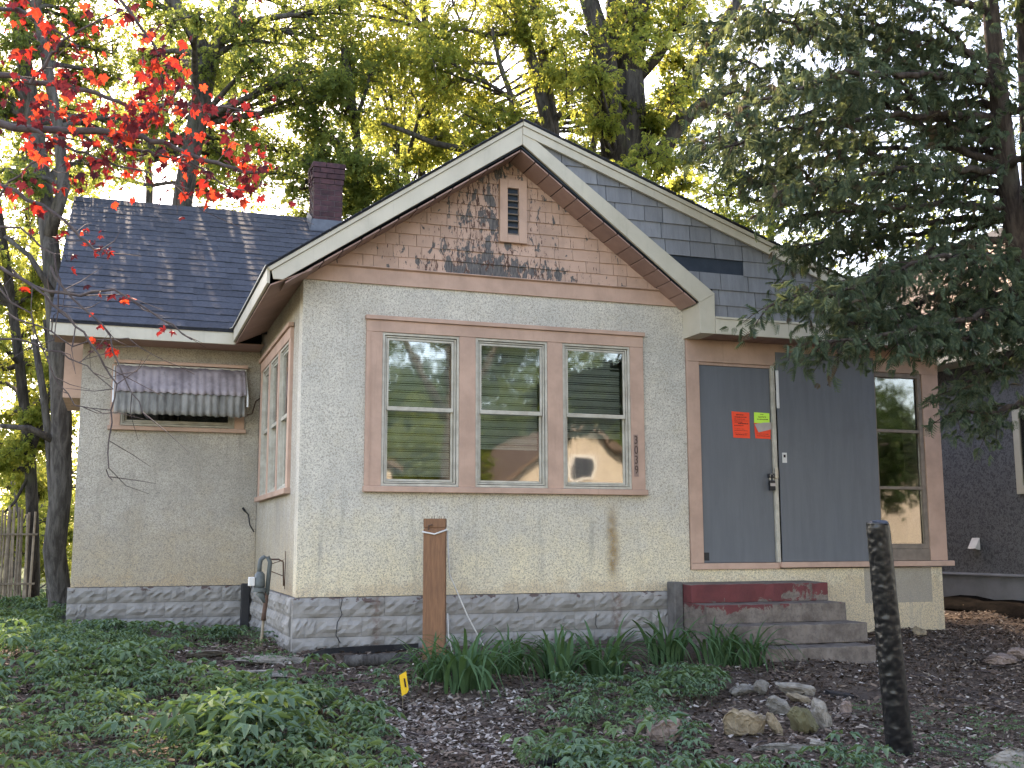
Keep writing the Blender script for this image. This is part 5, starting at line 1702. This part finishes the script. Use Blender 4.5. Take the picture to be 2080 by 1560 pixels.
maples = [maple_mesh(s) for s in range(6)]
mr = np.random.default_rng(5)
DM = 6.6
mb = at(-330, 1250, DM)
mbase = np.array([mb[0], mb[1], float(hz(mb[0], mb[1])) - 0.1])
maple = empty('red_maple', tuple(mbase + np.array([0, 0, 0.1])), 'red leaved maple whose branches reach in from the left edge', 'tree')
wood = MB()
wood.tube([tuple(p) for p in [mbase, mbase + (0, 0, 0.6), at(-320, 800, DM), at(-300, 450, DM), at(-280, 100, DM), at(-260, -250, DM)]], [0.13, 0.1, 0.085, 0.07, 0.05, 0.02], 10)
mbr = [([(-300, 420), (-160, 300), (-40, 240), (60, 262), (200, 268), (270, 272), (330, 292), (420, 325), (480, 345), (525, 350)], 0.03, 0.0),
       ([(-290, 300), (-120, 180), (-20, 150), (60, 168), (140, 172), (190, 190), (260, 215), (330, 210), (420, 215), (530, 228)], 0.022, 0.3),
       ([(-285, 150), (-150, 60), (-40, 20), (40, 20), (110, 60), (160, 95)], 0.02, 0.2),
       ([(60, 168), (100, 120), (120, 90), (165, 60), (250, 20), (290, -30)], 0.009, 0.1),
       ([(-280, 60), (-100, -60), (100, -60), (230, -20), (290, 60), (320, 110), (330, 170)], 0.016, -0.2),
       ([(200, 268), (250, 300), (300, 310), (360, 325), (410, 345), (470, 385), (530, 395)], 0.010, 0.1),
       ([(270, 272), (310, 235), (350, 195), (375, 150), (372, 90)], 0.009, 0.1),
       ([(60, 262), (110, 290), (160, 310), (210, 330), (290, 350), (385, 385)], 0.010, -0.2),
       ([(-295, 500), (-120, 380), (0, 375), (90, 415), (150, 470), (190, 500), (215, 515)], 0.016, -0.3),
       ([(-300, 620), (-100, 540), (0, 545), (70, 580), (160, 600), (230, 590), (330, 650), (390, 690)], 0.013, -0.4),
       ([(20, 545), (90, 600), (150, 660), (200, 720), (235, 780), (225, 860), (215, 950), (228, 975)], 0.007, -0.4),
       ([(100, 540), (150, 610), (210, 660), (240, 740), (270, 800), (300, 850)], 0.006, -0.4),
       ([(-60, 680), (40, 690), (120, 720), (180, 745), (230, 790)], 0.006, -0.3),
       ([(10, 640), (80, 660), (150, 700), (260, 690), (330, 730)], 0.005, -0.2),
       ([(-50, 470), (40, 460), (110, 520), (120, 600), (110, 690)], 0.007, -0.3),
       ([(0, 400), (60, 330), (90, 300), (140, 280)], 0.006, 0.0),
       ([(-40, 560), (60, 640), (110, 760), (150, 820), (210, 840)], 0.005, -0.2)]
bp = []
for pts, r0, dz in mbr:
    P = [at(p[0], p[1], DM + dz) for p in pts]
    Q = []
    for a, b in zip(P[:-1], P[1:]):
        for j in range(3): Q.append(a + (b - a) * j / 3 + mr.normal(size=3) * 0.008)
    Q.append(P[-1])
    m = len(Q)
    wood.tube([tuple(q) for q in Q], [r0 * (1 - 0.8 * j / (m - 1)) + 0.0015 for j in range(m)], 6, cap=False)
    bp += Q
    for j in range(2, m, 2):                          # fine bare twigs
        e = Q[j] + mr.normal(size=3) * np.array([0.16, 0.16, 0.16]) + np.array([0.05, 0, -0.06])
        wood.tube([tuple(Q[j]), tuple((Q[j] + e) / 2 + mr.normal(size=3) * 0.02), tuple(e)], [0.0035, 0.0025, 0.0012], 3, cap=False)
bp = np.array(bp)
wood.build('trunk', M['twig'], maple, origin=tuple(mbase), smooth=True)
clusters = '''40,25 85,35 110,95 70,105 155,95 165,122 140,150 110,165 170,155 50,170 20,165 105,205 75,215 70,235 98,240 120,190 165,200 180,215 210,200 240,220
290,150 300,60 310,55 330,75 320,100 370,90 325,130 290,145 330,170 350,195 300,175 285,200 250,250 270,245 300,250 235,270 255,290 310,235 390,210 430,215 445,205 475,225 495,235 525,230
465,265 475,280 410,260 400,290 350,300 380,310 410,345 400,350 430,385 465,390 475,395 525,395 500,330 520,320 530,335 480,340 500,360 445,320 205,330 210,300 190,320 205,355
135,375 150,385 180,365 290,350 280,360 385,385 340,345 60,310 80,325 115,310 5,410 85,420 130,465 185,460 175,475 200,490 215,510 145,510 190,515 60,580 150,580 245,600 255,595
190,660 200,705 215,715 235,715 225,700 320,665 270,10 255,5 490,5 70,20 240,250 280,255 325,240 245,275 220,230 360,215 300,205 265,225 150,205 130,215 335,150 310,150'''.split()
nleaf = 0
for c in clusters:
    px, py = map(float, c.split(','))
    dd = DM + mr.uniform(-0.5, 0.4)
    cpos = at(px, py, dd)
    j = int(np.linalg.norm(bp - cpos, axis=1).argmin())
    k = int(mr.integers(2, 4)) if nleaf < 297 else 0
    for _ in range(k):
        o = bpy.data.objects.new('leaf', maples[int(mr.integers(0, 6))])
        COL.objects.link(o)
        p = cpos + mr.normal(size=3) * np.array([0.035, 0.05, 0.03])
        place(o, maple, tuple(p))
        o.rotation_euler = (mr.normal(-0.95, 0.45), mr.normal(0, 0.4), mr.uniform(0, 2 * math.pi))
        s = mr.uniform(0.036, 0.07) * (0.75 if py > 420 else 1)
        o.scale = (s, s, s)
        nleaf += 1
# the smaller, further leaves between them
k = 700
jj = mr.integers(0, len(bp), k)
jj = jj[bp[jj][:, 2] > 2.4]
pos = bp[jj] + mr.normal(size=(len(jj), 3)) * 0.10
tv = np.array([v.co for v in maples[0].vertices])
tf = np.array([tuple(p.vertices) for p in maples[0].polygons])
V, F = scatter(tv, tf, pos, rot_zyx(mr.uniform(0, 6.28, len(jj)), mr.normal(-1.0, 0.5, len(jj)), mr.normal(0, 0.5, len(jj))), mr.uniform(0.028, 0.06, len(jj)))
o = link_mesh('small_leaves', mesh_np('small_leaves', V - mbase, F), M['leaf_red_small'], maple, tuple(mbase))
o['kind'] = 'stuff'

# ------------------------------------------------------------------ day lilies
def blade_mesh(seed):
    r = random.Random(seed)
    n = 7
    bend = r.uniform(0.4, 1.7)
    vs, fs = [], []
    for i in range(n + 1):
        u = i / n
        a = bend * u * u
        y = u * math.sin(a * 0.9) * 0.75
        z = u * math.cos(a * 0.95)
        w = 0.027 * (1 - u ** 1.8) * (0.6 + 0.8 * min(1, u * 4)) + 0.001
        vs += [(-w, y, z + w * 0.35), (0, y - 0.004, z), (w, y, z + w * 0.35)]
    for i in range(n):
        a = i * 3
        fs += [(a, a + 1, a + 4, a + 3), (a + 1, a + 2, a + 5, a + 4)]
    me_ = bpy.data.meshes.new('leaf')
    me_.from_pydata(vs, [], fs)
    me_.update()
    me_.polygons.foreach_set('use_smooth', [True] * len(me_.polygons))
    me_.materials.append(M['leaf_lily'])
    return me_


blades = [blade_mesh(s) for s in range(7)]
lr = random.Random(21)
for (px, py, nb, sp, hh, lb) in ((884, 1385, 20, 0.110, 0.442, 'leftmost lily clump at the foot of the brown post'),
                                 (948, 1402, 40, 0.176, 0.546, 'largest day lily clump just right of the brown post'),
                                 (1035, 1372, 24, 0.143, 0.468, 'lily clump third from the left along the wall'),
                                 (1135, 1384, 30, 0.132, 0.546, 'lily clump in front of the wall under the middle window'),
                                 (1228, 1380, 30, 0.132, 0.546, 'lily clump below the right window of three'),
                                 (1358, 1345, 26, 0.121, 0.546, 'lily clump by the cheek of the steps'),
                                 (1455, 1352, 22, 0.121, 0.468, 'lily clump before the left half of the steps'),
                                 (1520, 1352, 24, 0.132, 0.468, 'rightmost lily clump before the lower steps'),
                                 (1425, 1385, 10, 0.06, 0.24, 'smallest young lily clump behind the rocks')):
    g = Vector(ground_at(px, py))
    root = empty('day_lily', g, lb, 'lily', 'day lilies along the front wall')
    for i in range(int(nb * 1.9)):
        o = bpy.data.objects.new('leaf', lr.choice(blades))
        COL.objects.link(o)
        a = lr.uniform(0, 2 * math.pi)
        q = lr.random() ** 0.5 * sp
        place(o, root, (g.x + math.cos(a) * q * 1.2, g.y + math.sin(a) * q * 0.8, g.z - 0.03))
        o.rotation_euler = (lr.gauss(-0.12, 0.15), lr.gauss(0, 0.15), a - math.pi / 2 + lr.gauss(0, 0.5))
        s = hh * lr.uniform(0.7, 1.2)
        o.scale = (s * 1.0, s * 1.1, s)


# ------------------------------------------------------------------ weeds, litter
def in_poly(pts, poly):
    x, y = pts[:, 0], pts[:, 1]
    c = np.zeros(len(pts), bool)
    n = len(poly)
    for i in range(n):
        x0, y0 = poly[i]
        x1, y1 = poly[(i + 1) % n]
        k = ((y0 > y) != (y1 > y)) & (x < (x1 - x0) * (y - y0) / (y1 - y0 + 1e-12) + x0)
        c ^= k
    return c


def gpoly(lst): return [tuple(ground_at(px, py)[:2]) for px, py in lst]


def weed_template(seed):
    r = np.random.default_rng(seed)
    it = []
    for k in range(3):
        a0 = k * 2.1 + r.uniform(-0.4, 0.4)
        d0 = np.array([math.cos(a0), math.sin(a0), 0.15])
        st = d0 * 0.28 + np.array([0, 0, 1.0])
        for s, l in ((-0.85, 0.40), (0, 0.52), (0.85, 0.40)):
            a = a0 + s + r.uniform(-0.2, 0.2)
            it.append(leaflet(st, (math.cos(a), math.sin(a), -0.18 + r.uniform(-0.2, 0.25)), l * r.uniform(0.8, 1.15), 0.095, droop=0.25))
    V, F = join_leaflets(it)
    b = len(V)
    V = np.concatenate([V, [(0.015, 0, 0), (-0.015, 0.01, 0), (0, 0, 1.02)]])
    F = np.concatenate([F, [(b, b + 1, b + 2)]])
    return V, F


WEED = [weed_template(s) for s in range(4)]
patches = [
    (gpoly([(-300, 1235), (130, 1296), (330, 1304), (480, 1296), (500, 1306), (390, 1318), (345, 1345), (350, 1385), (560, 1392), (690, 1396), (700, 1440), (610, 1470), (520, 1490), (470, 1560), (440, 1800), (-900, 1800), (-700, 1400)]), 130, 0.125),
    (gpoly([(420, 1480), (600, 1440), (740, 1470), (810, 1530), (840, 1600), (860, 1800), (380, 1800)]), 150, 0.125),
    (gpoly([(1060, 1450), (1110, 1415), (1250, 1400), (1330, 1375), (1420, 1368), (1470, 1395), (1455, 1430), (1380, 1450), (1410, 1500), (1440, 1560), (1500, 1700), (1100, 1800), (1055, 1520)]), 140, 0.11),
    (gpoly([(1420, 1590), (1600, 1570), (1690, 1530), (1770, 1530), (1800, 1580), (1900, 1800), (1400, 1800)]), 130, 0.11),
    (gpoly([(1720, 1440), (1900, 1430), (2060, 1460), (2120, 1560), (2200, 1700), (1850, 1700)]), 50, 0.06),
    (gpoly([(690, 1390), (830, 1380), (860, 1430), (760, 1450)]), 45, 0.11),
    (gpoly([(330, 1345), (560, 1330), (620, 1350), (560, 1390), (350, 1390)]), 30, 0.08),
    ([(-14, 3.2), (-2.1, 3.2), (-2.1, 12), (-14, 16)], 60, 0.15),
    ([(-8, -0.2), (-2.2, 1.2), (-2.1, 3.4), (-12, 4.0)], 90, 0.12),
    (gpoly([(360, 1300), (520, 1285), (560, 1330), (400, 1330)]), 60, 0.08),
]
WL, WR, WS, WK = [], [], [], []
for poly, dens, hgt in patches:
    P = np.array(poly)
    lo, hi = P.min(0), P.max(0)
    lo = np.maximum(lo, (-14, -9))
    hi = np.minimum(hi, (9, 16))
    n = int((hi[0] - lo[0]) * (hi[1] - lo[1]) * dens * 2.2)
    c = rng.uniform(lo, hi, (n, 2))
    c = c[in_poly(c, poly)]
    clump = np.sin(c[:, 0] * 4.1 + 1.3 * np.sin(c[:, 1] * 3.3)) * np.sin(c[:, 1] * 3.7 + 1.1 * np.sin(c[:, 0] * 2.9))
    clump = clump + 0.7 * np.sin(c[:, 0] * 9.7 + 2.0 * np.sin(c[:, 1] * 6.1)) * np.sin(c[:, 1] * 8.9 + c[:, 0] * 2.3)
    c = c[rng.random(len(c)) < 0.62 + 0.5 * clump]
    c = c[~((c[:, 0] > -2.0) & (c[:, 1] > -0.03) & (c[:, 0] < 7) & ((c[:, 1] > 3.15) | (c[:, 0] > -0.06)))]
    WL.append(np.column_stack([c, hz(c[:, 0], c[:, 1])]))
    WR.append(np.column_stack([rng.uniform(0, 6.28, len(c)), rng.normal(0, 0.14, len(c)), rng.normal(0, 0.14, len(c))]))
    WS.append(hgt * rng.uniform(0.5, 1.3, len(c)) * (0.95 + 0.22 * np.sin(c[:, 0] * 2.2 + 1.7) * np.sin(c[:, 1] * 1.9 + 0.6) + 0.18 * np.sin(c[:, 0] * 5.3 + c[:, 1] * 4.1)))
# taller seedlings standing above the carpet
for poly in (patches[0][0], patches[1][0], patches[2][0], patches[3][0]):
    P = np.array(poly)
    lo, hi = np.maximum(P.min(0), (-5, -6)), P.max(0)
    c = rng.uniform(lo, hi, (int((hi[0] - lo[0]) * (hi[1] - lo[1]) * 7), 2))
    c = c[in_poly(c, poly)]
    c = c[~((c[:, 0] > -2.0) & (c[:, 1] > -0.03))]
    WL.append(np.column_stack([c, hz(c[:, 0], c[:, 1])]))
    WR.append(np.column_stack([rng.uniform(0, 6.28, len(c)), rng.normal(0, 0.18, len(c)), rng.normal(0, 0.18, len(c))]))
    WS.append(rng.uniform(0.16, 0.24, len(c)))
g_ = ground_at(500, 1530)
n_ = 45
c = g_[:2] + rng.normal(size=(n_, 2)) * np.array([0.2, 0.16])
WL.append(np.column_stack([c, hz(c[:, 0], c[:, 1])]))
WR.append(np.column_stack([rng.uniform(0, 6.28, n_), rng.normal(0, 0.18, n_), rng.normal(0, 0.18, n_)]))
WS.append(rng.uniform(0.16, 0.30, n_))
WL, WR, WS = np.concatenate(WL), np.concatenate(WR), np.concatenate(WS)
kind = rng.integers(0, 4, len(WL))
VV, FF, off = [], [], 0
for k in range(4):
    s = kind == k
    V, F = scatter(WEED[k][0], WEED[k][1], WL[s], rot_zyx(WR[s, 0], WR[s, 1], WR[s, 2]), WS[s])
    VV.append(V)
    FF.append(F + off)
    off += len(V)
o = link_mesh('ground_cover', mesh_np('ground_cover', np.concatenate(VV), np.concatenate(FF)), M['leaf_weed'])
tag(o, 'low green weeds covering the front yard', 'weeds', kind='stuff')
print('weeds', len(WL))

CH = (np.array([(-0.5, -0.22, 0.0), (0.5, -0.28, 0.12), (0.55, 0.24, 0.0), (-0.45, 0.3, 0.14), (0.0, 0.0, 0.16)]), np.array([(0, 1, 4), (1, 2, 4), (2, 3, 4), (3, 0, 4)]))


def litter(name, label, n_, regions, smin, smax, mat, long=1.0):
    L = []
    for poly, dens in regions:
        P = np.array(poly)
        lo, hi = P.min(0), P.max(0)
        n = int((hi[0] - lo[0]) * (hi[1] - lo[1]) * dens)
        c = rng.uniform(lo, hi, (n, 2))
        c = c[in_poly(c, poly)]
        cl = np.sin(c[:, 0] * 6.1 + 2 * np.sin(c[:, 1] * 4.3)) * np.sin(c[:, 1] * 5.7)
        c = c[rng.random(len(c)) < 0.7 + 0.4 * cl]
        c = c[~((c[:, 0] > -0.04) & (c[:, 1] > -0.02) & (c[:, 0] < 7))]
        c = c[~((c[:, 0] > 3.6) & (c[:, 0] < 5.2) & (c[:, 1] > -1.22))]
        L.append(c)
    c = np.concatenate(L)
    m = len(c)
    loc = np.column_stack([c, hz(c[:, 0], c[:, 1]) + rng.uniform(0.0, 0.015, m)])
    V, F = scatter(CH[0] * np.array([long, 1, 1]), CH[1], loc, rot_zyx(rng.uniform(0, 6.28, m), rng.normal(0, 0.35, m), rng.normal(0, 0.35, m)), rng.uniform(smin, smax, m))
    o = link_mesh(name, mesh_np(name, V, F), M[mat])
    return tag(o, label, 'litter', kind='stuff')


front = gpoly([(-200, 1300), (500, 1300), (900, 1325), (1400, 1345), (1900, 1275), (2400, 1290), (2500, 1700), (-400, 1800)])
right_far = [(6.9, -2.0), (8.95, -2.0), (8.95, 3.0), (7.05, 3.0), (7.05, 0)]
litter('mulch', 'dark wood mulch spread over the bare yard', 0, [(front, 900), (right_far, 500)], 0.012, 0.04, 'mulch', 1.6)
litter('leaf_litter', 'pale dry leaf litter in front of the lilies', 0,
       [(gpoly([(760, 1420), (1060, 1400), (1090, 1440), (1060, 1520), (1100, 1700), (860, 1700), (800, 1500)]), 1500), (gpoly([(1480, 1420), (1900, 1480), (2080, 1500), (2080, 1600), (1480, 1600)]), 300), (front, 160), (right_far, 60)], 0.014, 0.045, 'litter')
tw = MB()
for i in range(90):
    px, py = random.uniform(600, 2060), random.uniform(1350, 1555)
    g = Vector(ground_at(px, py)) + Vector((0, 0, 0.012))
    a = random.uniform(0, 6.28)
    l = random.uniform(0.05, 0.22)
    d = Vector((math.cos(a), math.sin(a), random.uniform(-0.05, 0.12)))
    tw.tube([g - d * l, g + Vector((random.uniform(-0.02, 0.02), 0, 0.015)), g + d * l], [0.004, 0.0035, 0.002], 4, cap=False)
tag(tw.build('fallen_twigs', M['twig'], origin=(0, 0, 0)), 'thin fallen twigs strewn over the yard', 'twigs', kind='stuff')

# ------------------------------------------------------------------ fence far left, neighbour on the right
fb = at(0, 1035, 17.0)
fence = empty('bamboo_fence', (fb[0], fb[1], float(hz(fb[0], fb[1]))), 'weathered upright cane fence at the far left edge', 'fence')
cane = MB().tube([(0, 0, 0), (0.004, 0, 0.8), (0, 0, 1.62)], [0.02, 0.019, 0.017], 6)
me_ = bpy.data.meshes.new('cane')
me_.from_pydata(cane.V, [], cane.F)
me_.materials.append(M['fence'])
for i in range(70):
    o = bpy.data.objects.new('cane', me_)
    COL.objects.link(o)
    xx = fb[0] - 2.35 + i * 0.041
    place(o, fence, (xx, fb[1] + 0.01 * math.sin(i * 2.1), float(hz(xx, fb[1])) - 0.1))
    o.rotation_euler = (random.gauss(0, 0.01), random.gauss(0, 0.012), random.uniform(0, 6))
    o.scale = (1, 1, random.uniform(0.95, 1.03))
for z in (0.35, 1.1):
    MB().box(fb[0] - 2.4, fb[0] + 0.55, fb[1] - 0.045, fb[1] - 0.022, z - 0.5, z - 0.47).build('rail', M['fence'], fence)

nb = empty('neighbour_house', (11.5, 4.0, -0.3), 'dark grey stucco house next door behind the cedar', 'house')
MB().box(9.0, 14.0, -2.5, 12.0, 0.04, 2.95).build('wall', M['neighbour_stucco'], nb)
MB().box(8.955, 14.05, -2.55, 12.05, -0.7, 0.037).build('base', M['white_base'], nb, bevel=0.01)
MB().prism([(8.93, -2.6, 0.05), (8.93, -2.6, 0.038), (9.0, -2.6, 0.038), (9.0, -2.6, 0.07)], (0, 14.6, 0)).build('base_ledge', M['white_base'], nb)
wn_ = frame4(MB(), -0.35, 0.92, 1.05, 2.12, 0.10, 8.965, 9.0, 'y').build('window', M['cream'], nb, bevel=0.004)
MB().box(8.985, 8.989, -0.25, 0.82, 1.15, 2.02).build('pane', M['glass_dark'], wn_)
MB().prism([(8.985, 1.62, 0.52), (8.9, 1.62, 0.38), (8.985, 1.62, 0.36)], (0, 0.14, 0)).build('vent_hood', M['white'], nb, bevel=0.003)
nroof = MB().prism([(8.55, -2.9, 2.93), (11.5, -2.9, 5.4), (14.5, -2.9, 2.93), (14.5, -2.9, 2.86), (11.5, -2.9, 5.33), (8.55, -2.9, 2.86)], (0, 15.2, 0)).build('roof', M['roof_edge'], nb)
MB().box(8.53, 8.56, -2.9, 12.3, 2.76, 2.93).build('fascia', M['cream'], nb)
MB().box(8.56, 9.0, -2.9, 12.3, 2.77, 2.79).build('soffit', M['cream'], nb)
MB().prism([(9.05, -2.49, 2.95), (13.95, -2.49, 2.95), (11.5, -2.49, 5.28)], (0, 0.1, 0)).build('gable', M['neighbour_stucco'], nb)
nd = Vector((2.95, 0, 2.47)).normalized()
nn_ = Vector((-nd.z, 0, nd.x))
rotn = Matrix((Vector((0, -1, 0)), nd, nn_)).transposed().to_euler()
NL = Vector((2.95, 0, 2.47)).length
for c in range(20):
    b = Vector((8.55, 0, 2.935)) + nd * (NL / 20 * c) + nn_ * 0.002
    y = -0.4 + (0.2 if c % 2 else 0)
    while y < 5.0:
        w = random.choice((0.35, 0.42, 0.5))
        if c < 16 or y < 3:
            if len([1 for _ in nroof.children]) < 260:
                me2 = tabs[random.randrange(5)]
                o = bpy.data.objects.new('shingle', me2)
                COL.objects.link(o)
                place(o, nroof, (b.x, y + w, b.z))
                o.rotation_euler = rotn
                o.scale = (w, NL / 20 / ex_, 1.6)
                o.material_slots[0].link = 'OBJECT'
                o.material_slots[0].material = M['tan_roof']
        y += w
# dark soil bank at the foot of the neighbour's wall
bk = []
for i in range(31):
    y = -2.5 + i * 0.3
    z = float(hz(8.6, y))
    bk.append((y, z, 0.07 + 0.035 * math.sin(i * 1.9) + 0.02 * math.sin(i * 4.3)))
m = MB()
vs, fs = [], []
for (y, z, h) in bk: vs += [(8.25, y, z - 0.02), (8.6, y, z + h), (8.95, y, z + h + 0.03)]
for i in range(30):
    a = i * 3
    fs += [(a, a + 1, a + 4, a + 3), (a + 1, a + 2, a + 5, a + 4)]
tag(m.add(vs, fs).build('soil_bank', M['dark_soil'], smooth=True), kind='structure')

# ------------------------------------------------------------------ across the street (seen mirrored in the panes)
def far_house(label, x0, x1, y0, y1, ze, zr, wins):
    h = empty('house_across_street', ((x0 + x1) / 2, (y0 + y1) / 2, -1.3), label, 'house')
    MB().box(x0, x1, y0, y1, -1.4, ze).build('wall', M['tan_siding'], h)
    xm = (x0 + x1) / 2
    MB().prism([(x0, y1, ze), (x1, y1, ze), (xm, y1, zr)], (0, -0.15, 0)).build('gable', M['tan_siding'], h)
    MB().prism([(x0 - 0.4, y1 + 0.35, ze - 0.15), (xm, y1 + 0.35, zr + 0.18), (x1 + 0.4, y1 + 0.35, ze - 0.15), (x1 + 0.4, y1 + 0.35, ze - 0.3), (xm, y1 + 0.35, zr), (x0 - 0.4, y1 + 0.35, ze - 0.3)], (0, y0 - y1 - 0.7, 0)).build('roof', M['far_roof'], h)
    for (a, b, c, d) in wins:
        w_ = MB().box(a, b, y1 + 0.02, y1 + 0.07, c, d).build('window', M['white'], h)
        MB().box(a + 0.12, b - 0.12, y1 + 0.075, y1 + 0.08, c + 0.12, d - 0.12).build('pane', M['felt'], w_)


far_house('tan house across the street mirrored in the left window', 1.0, 6.4, -32, -24, 2.9, 4.6, [(2.0, 3.2, 0.2, 1.6), (4.2, 5.4, 0.2, 1.6)])
far_house('tan gabled house across the street mirrored in the right window', 10.2, 15.8, -32, -24, 2.4, 4.3, [(11.0, 12.2, 0.0, 1.5), (13.8, 15.0, 0.0, 1.5), (12.5, 13.4, 2.5, 3.3)])
far_house('tan house across the street mirrored in the sidelight', 22.0, 30.0, -32, -24, 2.2, 4.0, [(23.0, 24.4, 0.0, 1.5), (27.0, 28.4, 0.0, 1.5)])


def far_tree(name, label, base, h, crowns, mat, bark, leaf, seed, n=2600, r0=0.3):
    n, leaf = n // 2, leaf * 1.35
    r = np.random.default_rng(seed)
    base = np.array(base, float)
    root = empty(name, tuple(base), label, 'tree', 'street trees mirrored in the panes')
    w = MB().tube([tuple(base - (0, 0, 0.2)), tuple(base + (0.05, 0, h * 0.4)), tuple(base + (0.2, 0, h))], [r0 * 1.2, r0 * 0.85, r0 * 0.4], 12)
    L = []
    for (dx, dy, dz, rr) in crowns:
        c = base + (dx, dy, dz)
        w.tube([tuple(base + (0.1, 0, h * 0.6)), tuple((base + (0.1, 0, h * 0.7) + c) / 2), tuple(c)], [r0 * 0.4, r0 * 0.25, 0.03], 7)
        q = r.normal(size=(n, 3))
        q /= np.linalg.norm(q, axis=1)[:, None]
        sub = c + q[: 60] * rr * r.uniform(0.3, 1, (60, 1))
        L.append(sub[r.integers(0, 60, n)] + r.normal(size=(n, 3)) * rr * 0.16)
    P = np.concatenate(L)
    m = len(P)
    w.build('trunk', M[bark], root, origin=tuple(base), smooth=True)
    V, F = scatter(BOX[0], BOX[1], P, rot_zyx(r.uniform(0, 6.28, m), r.normal(-0.5, 0.5, m), r.normal(0, 0.5, m)), leaf * r.uniform(0.6, 1.3, m))
    o = link_mesh('crown', mesh_np('crown', V - base, F), M[mat], root, tuple(base))
    o['kind'] = 'stuff'


far_tree('street_tree', 'thick brown street tree mirrored in the left window', (5.4, -13.8, -1.2), 7.0, [(0, -1, 8.0, 2.2), (-2.4, 0, 7.6, 1.8), (2.4, 0.5, 8.2, 2.0)], 'leaf_green', 'bark', 0.22, 51, 2200)
far_tree('street_tree', 'round sunlit tree mirrored high in the left window', (8.0, -26.0, -1.3), 3.5, [(0, 0, 4.8, 2.0), (-1.0, 0.5, 3.6, 1.4), (1.2, 0.4, 3.8, 1.4)], 'leaf_yellow', 'bark', 0.24, 52, 1800)
far_tree('street_tree', 'dark street tree mirrored in the middle window', (10.2, -34.0, -1.3), 5.5, [(0, 0, 6.8, 2.6), (2.2, 0.4, 5.6, 2.0), (-1.9, 0.4, 5.4, 1.8)], 'leaf_dark', 'bark_dark', 0.28, 53, 2200)
far_tree('street_tree', 'tall street tree mirrored in the right window and sidelight', (17.5, -34.0, -1.3), 6.5, [(0, 0, 8.0, 3.0), (-2.8, 0.4, 6.6, 2.4), (2.6, 0.4, 6.4, 2.4), (0, 0.6, 5.0, 2.0)], 'leaf_green', 'bark_dark', 0.28, 54, 2200)
far_tree('street_tree', 'broad street tree mirrored only in the sidelight', (20.0, -19.5, -1.3), 5.0, [(0, 0, 5.8, 2.4), (-1.6, 0.4, 4.4, 1.6), (1.8, 0.4, 4.4, 1.6)], 'leaf_dark', 'bark_dark', 0.24, 55, 2200)
far_tree('street_tree', 'far right street tree beyond the sidelight view', (33.0, -36.0, -1.3), 6.0, [(0, 0, 7.5, 3.4), (-3.6, 0.4, 6.0, 2.6), (3.4, 0.4, 6.0, 2.6), (0, 0.8, 4.4, 2.4)], 'leaf_green', 'bark_dark', 0.28, 56, 2200)
far_tree('street_tree', 'added tall tree covering the sky mirrored in the left pane', (6.0, -44.0, -1.3), 9.0, [(0, 0, 9.0, 5.0), (-4.5, 0.4, 7.5, 4.0), (4.5, 0.4, 8.0, 4.0), (0, 0.8, 13.0, 3.6)], 'leaf_green', 'bark_dark', 0.42, 57, 2600)  # this and the next two added to hide sky mirrored in the upper panes
far_tree('street_tree', 'added tall tree covering the sky mirrored in the middle pane', (17.0, -46.0, -1.3), 9.0, [(0, 0, 9.0, 5.0), (-4.5, 0.4, 7.5, 4.0), (4.5, 0.4, 8.0, 4.0), (0, 0.8, 13.0, 3.6)], 'leaf_dark', 'bark_dark', 0.42, 58, 2600)
far_tree('street_tree', 'added tall tree covering the sky mirrored in the sidelight', (30.0, -48.0, -1.3), 9.0, [(0, 0, 9.0, 5.0), (-5.0, 0.4, 7.5, 4.4), (5.0, 0.4, 8.0, 4.4), (0, 0.8, 13.0, 3.6)], 'leaf_green', 'bark_dark', 0.42, 59, 2600)
